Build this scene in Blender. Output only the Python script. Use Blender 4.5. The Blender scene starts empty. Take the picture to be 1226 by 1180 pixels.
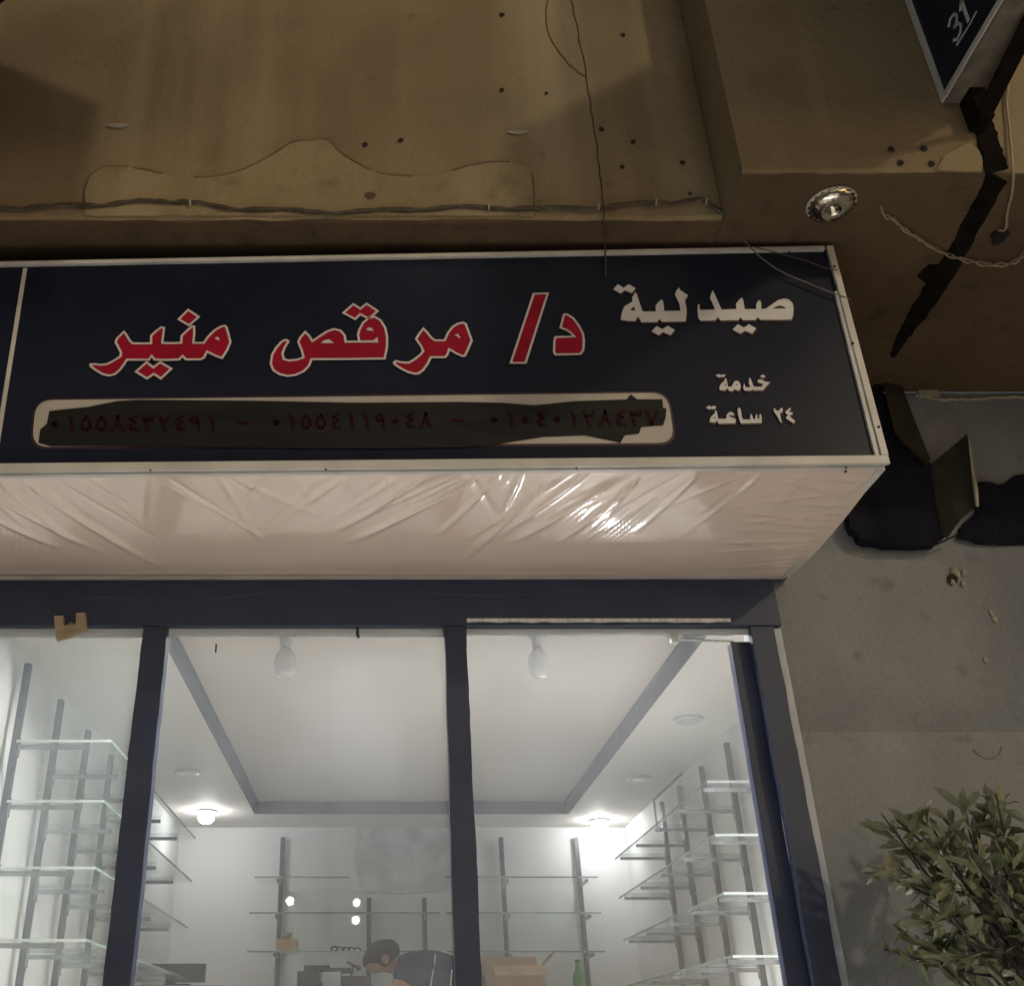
import bpy, bmesh, math, random
from mathutils import Vector, Matrix
from mathutils.geometry import tessellate_polygon

random.seed(7)
S = bpy.context.scene
COL = S.collection
EYE = 1.6                      # eye height above the street; everything is built relative to the eye, then lifted

# ------------------------------------------------------------------ camera
PITCH = math.radians(28.24)
F = 1251.0; CX = 457.0; CY = 590.0
cam_d = bpy.data.cameras.new('camera'); cam = bpy.data.objects.new('camera', cam_d); COL.objects.link(cam)
cam.location = (0, 0, 0); cam.rotation_euler = (math.pi/2 + PITCH, 0, 0)
cam_d.sensor_width = 36.0; cam_d.lens = F/1226*36.0
cam_d.shift_x = (613-CX)/1226.0; cam_d.shift_y = 0.0
cam_d.clip_start = 0.05; cam_d.clip_end = 500
S.camera = cam

# ------------------------------------------------------------------ light
SUN_DIR = Vector((-0.72, 1.0, -0.50)).normalized()       # the street light falls from the upper right
w = bpy.data.worlds.new('World'); S.world = w; w.use_nodes = True
nt = w.node_tree; nt.nodes.clear()
sky = nt.nodes.new('ShaderNodeTexSky'); sky.sky_type = 'NISHITA'; sky.sun_disc = False
sky.sun_elevation = math.asin(-SUN_DIR.z); sky.sun_rotation = math.atan2(-SUN_DIR.x, -SUN_DIR.y)
tint = nt.nodes.new('ShaderNodeMix'); tint.data_type = 'RGBA'; tint.blend_type = 'MULTIPLY'
tint.inputs['Factor'].default_value = 1.0
tint.inputs['B'].default_value = (1.0, 0.84, 0.60, 1)
bg = nt.nodes.new('ShaderNodeBackground'); bg.inputs['Strength'].default_value = 0.058
wo = nt.nodes.new('ShaderNodeOutputWorld')
nt.links.new(sky.outputs['Color'], tint.inputs['A']); nt.links.new(tint.outputs['Result'], bg.inputs['Color'])
nt.links.new(bg.outputs['Background'], wo.inputs['Surface'])

sd = bpy.data.lights.new('sun', 'SUN'); sd.energy = 0.50; sd.angle = math.radians(2.2); sd.color = (1.0, 0.84, 0.58)
sun = bpy.data.objects.new('sun', sd); COL.objects.link(sun)
sun.rotation_euler = SUN_DIR.to_track_quat('-Z', 'Y').to_euler(); sun.location = (6, -6, 6)

S.view_settings.view_transform = 'Standard'; S.view_settings.look = 'None'
S.view_settings.exposure = 0.20; S.view_settings.gamma = 1.0
S.render.engine = 'CYCLES'
S.cycles.use_denoising = True
S.cycles.max_bounces = 10; S.cycles.transparent_max_bounces = 24
S.cycles.sample_clamp_indirect = 6.0
LAMP = 56.0                     # strength of the shop's ceiling lamps

# ------------------------------------------------------------------ helpers
def ray(u, v):
    a = (u-CX)/F; b = (CY-v)/F
    return Vector((a, math.cos(PITCH)-b*math.sin(PITCH), math.sin(PITCH)+b*math.cos(PITCH)))
def at(u, v, Y):
    r = ray(u, v); return r*(Y/r.y)
def at_x(u, v, X):
    r = ray(u, v); return r*(X/r.x)
def at_z(u, v, Z):
    r = ray(u, v); return r*(Z/r.z)

class MB:
    def __init__(s): s.v = []; s.f = []
    def add(s, vs, fs):
        n = len(s.v); s.v += [tuple(p) for p in vs]; s.f += [tuple(i+n for i in f) for f in fs]; return s
    def box(s, x0, x1, y0, y1, z0, z1):
        return s.add([(x0,y0,z0),(x1,y0,z0),(x1,y1,z0),(x0,y1,z0),(x0,y0,z1),(x1,y0,z1),(x1,y1,z1),(x0,y1,z1)],
                     [(0,3,2,1),(4,5,6,7),(0,1,5,4),(1,2,6,5),(2,3,7,6),(3,0,4,7)])
    def bar(s, a, b, wd, th, up=(0,0,1)):
        a = Vector(a); b = Vector(b); d = (b-a).normalized(); up = Vector(up)
        x = d.cross(up)
        if x.length < 1e-4: x = d.cross(Vector((1,0,0)))
        x.normalize(); y = x.cross(d).normalized()
        c = [(-1,-1),(1,-1),(1,1),(-1,1)]
        vs = [a+x*(i*wd/2)+y*(j*th/2) for i,j in c]+[b+x*(i*wd/2)+y*(j*th/2) for i,j in c]
        return s.add(vs, [(0,1,2,3),(7,6,5,4),(0,4,5,1),(1,5,6,2),(2,6,7,3),(3,7,4,0)])
    def tube(s, pts, r, n=8, cap=True):
        pts = [Vector(p) for p in pts]; vs = []; fs = []
        rs = r if isinstance(r, (list, tuple)) else [r]*len(pts)
        prev = None
        for i, p in enumerate(pts):
            d = (pts[min(i+1, len(pts)-1)]-pts[max(i-1, 0)]).normalized()
            if prev is None:
                x = d.cross(Vector((0,0,1)))
                if x.length < 1e-3: x = d.cross(Vector((0,1,0)))
            else:
                x = prev - d*prev.dot(d)
            x.normalize(); prev = x; y = d.cross(x)
            for k in range(n):
                t = 2*math.pi*k/n
                vs.append(p+x*(rs[i]*math.cos(t))+y*(rs[i]*math.sin(t)))
        for i in range(len(pts)-1):
            for k in range(n):
                a = i*n+k; b = i*n+(k+1) % n
                fs.append((a, b, b+n, a+n))
        if cap:
            fs.append(tuple(range(n-1, -1, -1))); fs.append(tuple(range((len(pts)-1)*n, len(pts)*n)))
        return s.add(vs, fs)
    def lathe(s, c, prof, n=20, sx=1.0, sy=1.0):
        c = Vector(c); vs = []; fs = []
        for r, z in prof:
            for k in range(n):
                t = 2*math.pi*k/n; vs.append(c+Vector((r*sx*math.cos(t), r*sy*math.sin(t), z)))
        for i in range(len(prof)-1):
            for k in range(n):
                a = i*n+k; b = i*n+(k+1) % n; fs.append((a, b, b+n, a+n))
        fs.append(tuple(range(n-1, -1, -1))); fs.append(tuple(range((len(prof)-1)*n, len(prof)*n)))
        return s.add(vs, fs)
    def slab(s, pts, off):
        """closed polygon pts (3-D) given thickness along the vector off"""
        pts = [Vector(p) for p in pts]; off = Vector(off); n = len(pts)
        tri = tessellate_polygon([pts])
        vs = pts+[p+off for p in pts]
        fs = [tuple(t) for t in tri]+[tuple(i+n for i in reversed(t)) for t in tri]
        fs += [(i, (i+1) % n, (i+1) % n+n, i+n) for i in range(n)]
        return s.add(vs, fs)
    def flat(s, loops):
        loops = [[Vector(p) for p in l] for l in loops]
        tri = tessellate_polygon(loops); vs = [p for l in loops for p in l]
        return s.add(vs, [tuple(t) for t in tri])
    def ribbon(s, pts, wd, nrm):
        """closed ribbon of width wd along a closed polygon"""
        pts = [Vector(p) for p in pts]; nrm = Vector(nrm); n = len(pts); L = []; R = []
        for i in range(n):
            d0 = (pts[i]-pts[i-1]).normalized(); d1 = (pts[(i+1) % n]-pts[i]).normalized()
            n0 = d0.cross(nrm); n1 = d1.cross(nrm); m = n0+n1
            if m.length < 0.2: m = n0
            m.normalize(); k = min(1/max(m.dot(n0), 0.2), 1.6)
            L.append(pts[i]+m*(wd/2*k)); R.append(pts[i]-m*(wd/2*k))
        fs = [(i, (i+1) % n, n+(i+1) % n, n+i) for i in range(n)]
        return s.add(L+R, fs)
    def build(s, name, mat, parent=None, smooth=False, bevel=0, recalc=True):
        me = bpy.data.meshes.new(name); me.from_pydata(s.v, [], s.f); me.update()
        if recalc or bevel:
            bm = bmesh.new(); bm.from_mesh(me)
            if bevel:
                bmesh.ops.bevel(bm, geom=[e for e in bm.edges], offset=bevel, segments=2, profile=0.6, affect='EDGES')
            if recalc: bmesh.ops.recalc_face_normals(bm, faces=bm.faces)
            bm.to_mesh(me); bm.free()
        me.materials.append(mat)
        if smooth:
            for p in me.polygons: p.use_smooth = True
        o = bpy.data.objects.new(name, me); COL.objects.link(o)
        if parent is not None:
            o.parent = parent; wl = Vector((0,0,0)); q = parent
            while q is not None: wl += q.location; q = q.parent
            o.location = -wl
        return o

def tag(o, label=None, cat=None, group=None, kind=None):
    if label: o['label'] = label
    if cat: o['category'] = cat
    if group: o['group'] = group
    if kind: o['kind'] = kind
    return o
def thing(name, label, cat, loc=(0,0,0), group=None):
    o = bpy.data.objects.new(name, None); COL.objects.link(o); o.location = loc; o.empty_display_size = 0.1
    return tag(o, label, cat, group)

# ------------------------------------------------------------------ materials
def mat(name, col, rough=0.6, col2=None, scale=4.0, stretch=(1,1,1), bump=0.0, bscale=60.0, metal=0.0, spec=0.5,
        coat=0.0, detail=6.0, lo=0.35, hi=0.65, rvar=0.0):
    m = bpy.data.materials.new(name); m.use_nodes = True; t = m.node_tree; N = t.nodes; L = t.links
    b = N['Principled BSDF']; b.inputs['Roughness'].default_value = rough; b.inputs['Metallic'].default_value = metal
    b.inputs['Specular IOR Level'].default_value = spec; b.inputs['Coat Weight'].default_value = coat
    b.inputs['Base Color'].default_value = (*col, 1)
    tc = N.new('ShaderNodeTexCoord'); mp = N.new('ShaderNodeMapping'); mp.inputs['Scale'].default_value = stretch
    L.new(tc.outputs['Object'], mp.inputs['Vector'])
    if col2:
        n = N.new('ShaderNodeTexNoise'); n.inputs['Scale'].default_value = scale; n.inputs['Detail'].default_value = detail
        L.new(mp.outputs['Vector'], n.inputs['Vector'])
        r = N.new('ShaderNodeValToRGB'); r.color_ramp.elements[0].position = lo; r.color_ramp.elements[1].position = hi
        r.color_ramp.elements[0].color = (*col, 1); r.color_ramp.elements[1].color = (*col2, 1)
        L.new(n.outputs['Fac'], r.inputs['Fac']); L.new(r.outputs['Color'], b.inputs['Base Color'])
        if rvar:
            mr = N.new('ShaderNodeMapRange'); mr.inputs['To Min'].default_value = max(rough-rvar, 0.02); mr.inputs['To Max'].default_value = rough+rvar
            L.new(n.outputs['Fac'], mr.inputs['Value']); L.new(mr.outputs['Result'], b.inputs['Roughness'])
    if bump:
        n2 = N.new('ShaderNodeTexNoise'); n2.inputs['Scale'].default_value = bscale; n2.inputs['Detail'].default_value = 8
        L.new(tc.outputs['Object'], n2.inputs['Vector'])
        bp = N.new('ShaderNodeBump'); bp.inputs['Strength'].default_value = bump; bp.inputs['Distance'].default_value = 0.01
        L.new(n2.outputs['Fac'], bp.inputs['Height']); L.new(bp.outputs['Normal'], b.inputs['Normal'])
    return m

def plaster(name, c1, c2, c3, streak=(5,5,0.5), stain_lo=0.55):
    """weathered render: blotches, vertical runs, fine grain"""
    m = bpy.data.materials.new(name); m.use_nodes = True; t = m.node_tree; N = t.nodes; L = t.links
    b = N['Principled BSDF']; b.inputs['Roughness'].default_value = 0.85; b.inputs['Specular IOR Level'].default_value = 0.25
    tc = N.new('ShaderNodeTexCoord')
    def noise(sc, det=6, st=None, dist=0.0):
        n = N.new('ShaderNodeTexNoise'); n.inputs['Scale'].default_value = sc; n.inputs['Detail'].default_value = det
        n.inputs['Distortion'].default_value = dist
        if st:
            mp = N.new('ShaderNodeMapping'); mp.inputs['Scale'].default_value = st; L.new(tc.outputs['Object'], mp.inputs['Vector']); L.new(mp.outputs['Vector'], n.inputs['Vector'])
        else: L.new(tc.outputs['Object'], n.inputs['Vector'])
        return n.outputs['Fac']
    def ramp(src, lo, hi):
        r = N.new('ShaderNodeMapRange'); r.inputs['From Min'].default_value = lo; r.inputs['From Max'].default_value = hi
        L.new(src, r.inputs['Value']); return r.outputs['Result']
    def mix(f, A, B, mode='MIX'):
        x = N.new('ShaderNodeMix'); x.data_type = 'RGBA'; x.blend_type = mode
        if isinstance(f, float): x.inputs['Factor'].default_value = f
        else: L.new(f, x.inputs['Factor'])
        for k, q in (('A', A), ('B', B)):
            if isinstance(q, tuple): x.inputs[k].default_value = (*q, 1)
            else: L.new(q, x.inputs[k])
        return x.outputs['Result']
    base = mix(ramp(noise(2.2, 7, None, 0.6), 0.38, 0.62), c1, c2)
    base = mix(ramp(noise(1.0, 5, streak), 0.5, 0.72), base, c3)
    base = mix(ramp(noise(14, 8), stain_lo, 0.9), base, tuple(x*0.45 for x in c1))
    g = noise(160, 4)
    r = N.new('ShaderNodeMapRange'); r.inputs['To Min'].default_value = 0.75; r.inputs['To Max'].default_value = 1.25
    L.new(g, r.inputs['Value'])
    hs = N.new('ShaderNodeHueSaturation'); L.new(base, hs.inputs['Color']); L.new(r.outputs['Result'], hs.inputs['Value'])
    L.new(hs.outputs['Color'], b.inputs['Base Color'])
    bp = N.new('ShaderNodeBump'); bp.inputs['Strength'].default_value = 0.35; bp.inputs['Distance'].default_value = 0.012
    ad = N.new('ShaderNodeMath'); ad.operation = 'ADD'; L.new(noise(45, 8), ad.inputs[0]); L.new(noise(7, 5), ad.inputs[1])
    L.new(ad.outputs[0], bp.inputs['Height']); L.new(bp.outputs['Normal'], b.inputs['Normal'])
    return m

def glass(name, tintc, haze, hcol=(0.8,0.82,0.84), hscale=2.5, refl=1.0, lo=0.45, hi=0.75, ior=1.5):
    """thin glass: clear + Fresnel mirror + a film of dust and wiped dirt"""
    m = bpy.data.materials.new(name); m.use_nodes = True; t = m.node_tree; N = t.nodes; L = t.links; N.clear()
    out = N.new('ShaderNodeOutputMaterial'); tr = N.new('ShaderNodeBsdfTransparent'); tr.inputs['Color'].default_value = (*tintc, 1)
    gl = N.new('ShaderNodeBsdfGlossy'); gl.inputs['Roughness'].default_value = 0.015; gl.inputs['Color'].default_value = (refl, refl, refl, 1)
    fr = N.new('ShaderNodeFresnel'); fr.inputs['IOR'].default_value = ior
    ge = N.new('ShaderNodeNewGeometry'); iv = N.new('ShaderNodeMath'); iv.operation = 'SUBTRACT'; iv.inputs[0].default_value = 1.0; L.new(ge.outputs['Backfacing'], iv.inputs[1])
    mu = N.new('ShaderNodeMath'); mu.operation = 'MULTIPLY'; L.new(fr.outputs['Fac'], mu.inputs[0]); L.new(iv.outputs[0], mu.inputs[1])
    m1 = N.new('ShaderNodeMixShader'); L.new(mu.outputs[0], m1.inputs['Fac']); L.new(tr.outputs[0], m1.inputs[1]); L.new(gl.outputs[0], m1.inputs[2])
    if haze > 0:
        df = N.new('ShaderNodeBsdfTranslucent'); df.inputs['Color'].default_value = (*hcol, 1)
        tc = N.new('ShaderNodeTexCoord'); n = N.new('ShaderNodeTexNoise'); n.inputs['Scale'].default_value = hscale; n.inputs['Detail'].default_value = 3
        L.new(tc.outputs['Object'], n.inputs['Vector'])
        r = N.new('ShaderNodeMapRange'); r.inputs['From Min'].default_value = lo; r.inputs['From Max'].default_value = hi
        r.inputs['To Min'].default_value = haze*0.6; r.inputs['To Max'].default_value = haze*1.45
        L.new(n.outputs['Fac'], r.inputs['Value'])
        m2 = N.new('ShaderNodeMixShader'); L.new(r.outputs['Result'], m2.inputs['Fac']); L.new(m1.outputs[0], m2.inputs[1]); L.new(df.outputs[0], m2.inputs[2])
        L.new(m2.outputs[0], out.inputs['Surface'])
    else: L.new(m1.outputs[0], out.inputs['Surface'])
    return m

def emit(name, col, st):
    m = bpy.data.materials.new(name); m.use_nodes = True; N = m.node_tree.nodes; N.clear()
    o = N.new('ShaderNodeOutputMaterial'); e = N.new('ShaderNodeEmission'); e.inputs['Color'].default_value = (*col, 1); e.inputs['Strength'].default_value = st
    m.node_tree.links.new(e.outputs[0], o.inputs['Surface']); return m

M = {}
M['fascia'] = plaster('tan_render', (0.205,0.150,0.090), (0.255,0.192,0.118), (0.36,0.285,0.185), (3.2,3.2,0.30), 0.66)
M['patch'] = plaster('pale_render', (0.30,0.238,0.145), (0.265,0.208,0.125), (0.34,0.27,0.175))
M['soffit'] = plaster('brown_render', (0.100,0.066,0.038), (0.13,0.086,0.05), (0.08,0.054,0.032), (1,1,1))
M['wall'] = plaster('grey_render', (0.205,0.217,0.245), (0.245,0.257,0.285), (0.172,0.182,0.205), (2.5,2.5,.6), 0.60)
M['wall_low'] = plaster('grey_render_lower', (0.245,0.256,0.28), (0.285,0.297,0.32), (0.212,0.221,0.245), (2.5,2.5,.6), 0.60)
M['white_wall'] = mat('shop_white', (0.80,0.80,0.80), 0.6, (0.74,0.75,0.75), 1.4, bump=0.05)
M['ceiling'] = mat('shop_ceiling', (0.80,0.76,0.705), 0.7, (0.75,0.71,0.66), 1.1)
M['side_shade'] = mat('tray_shade_grey', (0.14,0.145,0.165), 0.8, (0.18,0.185,0.205), 2)  # dark grey stands for the shade inside the recess lip
M['tray'] = mat('tray_paint', (0.70,0.64,0.575), 0.7, (0.65,0.60,0.54), 1.1)
M['tile'] = mat('pale_tile', (0.76,0.74,0.70), 0.45, (0.68,0.66,0.62), 3)
M['asphalt'] = mat('dusty_asphalt', (0.15,0.145,0.135), 0.85, (0.20,0.19,0.175), 8, bump=0.4, bscale=120)
M['pave'] = mat('pale_paving', (0.50,0.48,0.44), 0.85, (0.57,0.55,0.51), 3, bump=0.3)
M['frame'] = mat('dark_painted_steel', (0.036,0.047,0.088), 0.40, (0.048,0.060,0.104), 5, bump=0.10, bscale=25, rvar=0.08, spec=0.22)
M['silver'] = mat('bare_aluminium', (0.80,0.82,0.85), 0.35, (0.55,0.57,0.60), 9, (8,8,1), metal=0.15, bump=0.05)
def plastic():
    m = bpy.data.materials.new('white_plastic_strip'); m.use_nodes = True; t = m.node_tree; N = t.nodes
    b = N['Principled BSDF']; b.inputs['Base Color'].default_value = (.75,.78,.80,1); b.inputs['Roughness'].default_value = .35
    tl = N.new('ShaderNodeBsdfTranslucent'); tl.inputs['Color'].default_value = (.78,.80,.80,1)
    mx = N.new('ShaderNodeMixShader'); mx.inputs['Fac'].default_value = .6
    t.links.new(b.outputs[0], mx.inputs[1]); t.links.new(tl.outputs[0], mx.inputs[2]); t.links.new(mx.outputs[0], N['Material Output'].inputs['Surface']); return m
M['strip'] = plastic()
M['trim'] = mat('grey_trim', (0.33,0.36,0.43), 0.30, (0.43,0.46,0.53), 9, metal=0.0, bump=0.15, bscale=30, spec=0.3)
M['scuff'] = mat('paint_scuff', (0.07,0.08,0.11), 0.5, (0.12,0.13,0.16), 30)
M['cream'] = mat('cream_metal_angle', (0.60,0.58,0.56), 0.4, (0.48,0.46,0.44), 7, bump=0.04)
M['black'] = mat('sign_black_vinyl', (0.009,0.011,0.024), 0.30, (0.014,0.016,0.032), 3, bump=0.02, bscale=6, spec=0.14)
M['letter_white'] = mat('letter_white', (0.66,0.64,0.65), 0.5, (0.56,0.54,0.55), 14)
M['letter_line'] = mat('letter_outline', (0.68,0.59,0.60), 0.5, (0.58,0.50,0.51), 14)
M['letter_red'] = mat('letter_red', (0.36,0.008,0.030), 0.5, (0.28,0.007,0.025), 12, spec=0.12)
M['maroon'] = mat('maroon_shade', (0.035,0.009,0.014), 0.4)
M['plate'] = mat('plate_white', (0.46,0.42,0.38), 0.4, (0.40,0.36,0.33), 12)
M['smear'] = mat('black_scribble', (0.0085,0.0085,0.0085), 0.6, (0.015,0.0145,0.014), 6, (1,1,5), spec=0.2)
M['digit'] = mat('dark_red_digits', (0.022,0.003,0.006), 0.6, spec=0.1)
M['post'] = mat('grey_steel_post', (0.075,0.077,0.095), 0.4, (0.11,0.112,0.13), 20, metal=0.3)
M['chrome'] = mat('chrome', (0.75,0.75,0.76), 0.12, metal=1.0)
M['bracket'] = mat('bracket_steel', (0.26,0.27,0.29), 0.25, (0.4,0.41,0.43), 30, metal=0.7)
M['shelf'] = glass('shelf_glass', (0.965,0.985,0.98), 0.018, (0.75,0.85,0.82), 3, ior=1.4)
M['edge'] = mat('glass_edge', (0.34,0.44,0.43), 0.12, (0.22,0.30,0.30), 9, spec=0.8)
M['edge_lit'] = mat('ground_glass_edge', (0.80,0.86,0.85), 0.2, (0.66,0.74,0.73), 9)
M['pane'] = glass('window_glass', (0.97,0.98,0.985), 0.034, (0.80,0.86,0.96), 2.5, lo=.3, hi=.8)
M['pane_dirty'] = glass('dusty_window_glass', (0.95,0.97,0.97), 0.085, (0.80,0.87,0.93), 1.8, lo=.3, hi=.8)
M['lamp'] = emit('lamp_white', (1.0, 0.985, 0.96), LAMP)
M['tube'] = emit('fill_tube_white', (1.0, 0.965, 0.915), 210.0)  # fill lamps added inside the window head, out of view
M['fill_tube_long'] = emit('fill_tube_white_long', (1.0, 0.965, 0.915), 330.0)
M['street_lamp'] = emit('street_lamp_white', (1.0, 0.98, 0.93), 45.0)
M['streak_lens'] = emit('streak_lamp_lens', (1.0, 0.98, 0.95), 34.0)  # added panel that makes the white streaks in the vinyl
M['lens'] = emit('fill_lamp_lens', (1.0, 0.97, 0.92), 5.0)  # lens of the added overhead fill lamp
M['underside'] = mat('tan_underside', (0.20,0.165,0.13), 0.7, (0.11,0.09,0.07), 18)  # mottled tan, darker than the pale edge trim
M['fitting'] = mat('lamp_plastic', (0.60,0.59,0.57), 0.35)
M['bulb'] = mat('bulb_glass', (0.66,0.65,0.62), 0.2, coat=0.3)
M['card'] = mat('cardboard', (0.46,0.32,0.19), 0.8, (0.40,0.27,0.16), 9, bump=0.05)
M['box_in'] = mat('cardboard_inner', (0.30,0.21,0.13), 0.85)
M['dark'] = mat('black_plastic', (0.018,0.019,0.024), 0.35, (0.03,0.03,0.036), 8)
M['greypl'] = mat('grey_plastic', (0.40,0.41,0.42), 0.45)
M['bottle'] = mat('green_bottle', (0.03,0.24,0.06), 0.12, coat=0.5)
M['skin'] = mat('skin', (0.46,0.25,0.16), 0.5, (0.40,0.21,0.13), 20)
M['hair'] = mat('black_hair', (0.006,0.006,0.007), 0.6, (0.013,0.012,0.013), 60, bump=0.5, bscale=150, spec=0.2)
M['navy'] = mat('navy_shirt', (0.008,0.015,0.045), 0.85, (0.016,0.026,0.065), 7, bump=0.25, bscale=14)
M['trouser'] = mat('dark_trousers', (0.03,0.03,0.035), 0.85)
M['stripe'] = mat('white_piping', (0.65,0.66,0.68), 0.7)
M['counter'] = mat('counter_white', (0.62,0.60,0.57), 0.4, (0.56,0.54,0.51), 3)
M['tape'] = mat('beige_plastic', (0.40,0.34,0.24), 0.5, (0.33,0.28,0.20), 20)
M['cable_dark'] = mat('brown_cable', (0.045,0.032,0.022), 0.6, (0.09,0.065,0.045), 60)
M['cable_grey'] = mat('grey_wire', (0.11,0.10,0.10), 0.5, (0.17,0.155,0.15), 60)
M['cable_pale'] = mat('pale_flex', (0.42,0.33,0.22), 0.6, (0.34,0.26,0.17), 60)
M['tar'] = mat('black_tar', (0.008,0.006,0.005), 0.95, (0.014,0.011,0.009), 20, bump=0.5, bscale=30, spec=0.06)
M['bead'] = mat('brown_bead', (0.075,0.052,0.03), 0.8, (0.16,0.12,0.075), 14)
M['hole'] = mat('dark_hole', (0.012,0.009,0.007), 0.9)
M['sheet'] = mat('torn_black_sheet', (0.009,0.010,0.018), 0.9, (0.015,0.015,0.026), 9, bump=0.3, bscale=14, spec=0.08)
M['ply'] = mat('weathered_board', (0.018,0.016,0.012), 0.9, (0.030,0.026,0.019), 16, bump=0.3)
M['mortar'] = mat('pale_mortar', (0.42,0.39,0.31), 0.9, (0.30,0.27,0.21), 25, bump=0.6, bscale=40)
M['bark'] = mat('dark_bark', (0.035,0.030,0.034), 0.85, (0.06,0.05,0.045), 30, bump=0.5)
M['pot'] = mat('clay_pot', (0.28,0.13,0.08), 0.8, (0.22,0.1,0.06), 8)
M['soil'] = mat('soil', (0.05,0.035,0.025), 0.95)
M['grimy'] = mat('bare_grey_plaster', (0.50,0.52,0.52), 0.85, (0.70,0.72,0.71), 6)
def leafmat():
    m = mat('leaf', (0.085,0.105,0.058), 0.55, (0.235,0.24,0.15), 9, detail=3, lo=0.3, hi=0.7)
    return m
M['leaf'] = leafmat()
def vinylmat():
    m = mat('pink_beige_vinyl', (0.86,0.685,0.585), 0.22, (0.81,0.64,0.54), 2.2, bump=0.04, bscale=9, spec=0.6, coat=0.7)
    m.node_tree.nodes['Principled BSDF'].inputs['Coat Roughness'].default_value = .06; m.node_tree.nodes['Principled BSDF'].inputs['Coat IOR'].default_value = 2.2
    return m
M['vinyl'] = vinylmat()

# ------------------------------------------------------------------ key dimensions (metres, relative to the eye)
YG = 3.0          # glass line
YW = 3.06         # outer wall face
ZS = 2.045        # underside of the overhanging slab
YL, YR, XS = 2.20, 2.026, 0.95   # left and right overhang faces and the step between them
YSN = 2.296       # sign face
ZP = 1.143        # top of the panes
ZF = -0.60        # shop floor
XL, XR, YB = -1.36, 1.64, 7.28   # shop interior
ZC, ZT = 1.35, 1.43              # shop ceiling and tray ceiling

# ------------------------------------------------------------------ ground
g = MB().add([(-80,-80,-EYE),(80,-80,-EYE),(80,80,-EYE),(-80,80,-EYE)], [(0,1,2,3)]).build('ground', M['asphalt']); tag(g, kind='structure')
pv = MB().box(-8, 8, 0.75, 2.99, -EYE-0.05, -EYE+0.14).build('pavement', M['pave']); tag(pv, kind='structure')
st = MB()
st.box(-1.9, 1.24, 1.95, 2.97, -EYE+0.1, ZF-0.03); st.box(-1.9, 1.24, 1.65, 1.95, -EYE+0.1, ZF-0.21)
st.box(-1.9, 1.24, 1.35, 1.65, -EYE+0.1, ZF-0.41); st.box(-1.9, 1.24, 1.05, 1.35, -EYE+0.1, ZF-0.61)
stp = st.build('entrance_steps', M['tile']); tag(stp, 'pale tiled steps rising to the shop front', 'steps')

# ------------------------------------------------------------------ building
bld = thing('building', 'tan rendered building with an overhanging upper floor above the shop', 'building', (0, 3.0, -EYE))
def overhang(x0, x1, y0, seed):
    rnd = random.Random(seed); n = int((x1-x0)/0.03); vs = []; fs = []
    jz = jy = 0
    for i in range(n+1):
        x = x0+(x1-x0)*i/n
        jz = 0.8*jz+rnd.uniform(-.002,.002); jy = 0.8*jy+rnd.uniform(-.0018,.0018)
        if i in (0, n): jz = jy = 0
        prof = [(YW, ZS), (y0+0.016, ZS), (y0+0.006+jy, ZS+0.003+jz), (y0, ZS+0.014+jz), (y0, 7.0), (YW, 7.0)]
        vs += [(x, y, z) for y, z in prof]
    for i in range(n):
        for k in range(6):
            a = i*6+k; b = i*6+(k+1) % 6; fs.append((a, b, b+6, a+6))
    fs.append(tuple(range(6))); fs.append(tuple(range(n*6+5, n*6-1, -1)))
    m = MB(); m.add(vs, fs)
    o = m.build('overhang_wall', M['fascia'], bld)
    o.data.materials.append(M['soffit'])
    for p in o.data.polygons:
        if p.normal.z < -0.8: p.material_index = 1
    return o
overhang(-5.0, XS, YL, 3); overhang(XS+0.002, 5.0, YR, 4)
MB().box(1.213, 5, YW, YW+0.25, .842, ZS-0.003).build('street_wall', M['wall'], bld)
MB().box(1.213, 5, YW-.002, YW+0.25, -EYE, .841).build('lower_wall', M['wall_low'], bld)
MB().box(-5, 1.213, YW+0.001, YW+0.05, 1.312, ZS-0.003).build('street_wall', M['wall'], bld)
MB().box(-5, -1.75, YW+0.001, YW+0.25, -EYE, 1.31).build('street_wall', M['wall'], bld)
# shop room
MB().box(XL-0.45, XR+0.15, 2.99, YB+0.15, ZF-0.15, ZF).build('shop_floor', M['tile'], bld)
MB().box(XL-0.12, XR+0.12, YB, YB+0.12, ZF, ZT+0.1).build('back_wall', M['white_wall'], bld)
MB().box(XL-0.12, XL, YW+0.26, YB-0.001, ZF, ZT+0.1).build('side_wall', M['white_wall'], bld)
MB().box(XR, XR+0.12, YW+0.26, YB-0.001, ZF, ZT+0.1).build('side_wall', M['white_wall'], bld)
tx0, tx1, ty1 = -0.81, 1.19, 6.83
ce = MB(); ce.box(XL, tx0, 3.07, YB, ZC, ZT+0.05); ce.box(tx1, XR, 3.07, YB, ZC, ZT+0.05); ce.box(tx0, tx1, ty1, YB, ZC, ZT+0.05)
ce.build('ceiling', M['ceiling'], bld)
MB().box(tx0-0.1, tx1+0.1, 3.07, ty1+0.1, ZT, ZT+0.02).build('tray_ceiling', M['tray'], bld)
cv = [(0,ZC-.001),(-.0025,ZC-.001),(-.004,ZC+.055),(-.012,ZT-.008),(-.022,ZT-.0015),(0,ZT-.0015)]  # recess sides, with their shade painted in as a dark colour
MB().slab([(tx1+a,3.08,z) for a,z in cv], (0,ty1-3.08,0)).build('shaded_tray_side', M['side_shade'], bld)
MB().slab([(tx0-a,3.08,z) for a,z in cv], (0,ty1-3.08,0)).build('shaded_tray_side', M['side_shade'], bld)
MB().box(tx0+.006, tx1-.006, ty1-.006, ty1, ZC-.001, ZT-.003).build('shaded_tray_side', M['side_shade'], bld)
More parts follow.
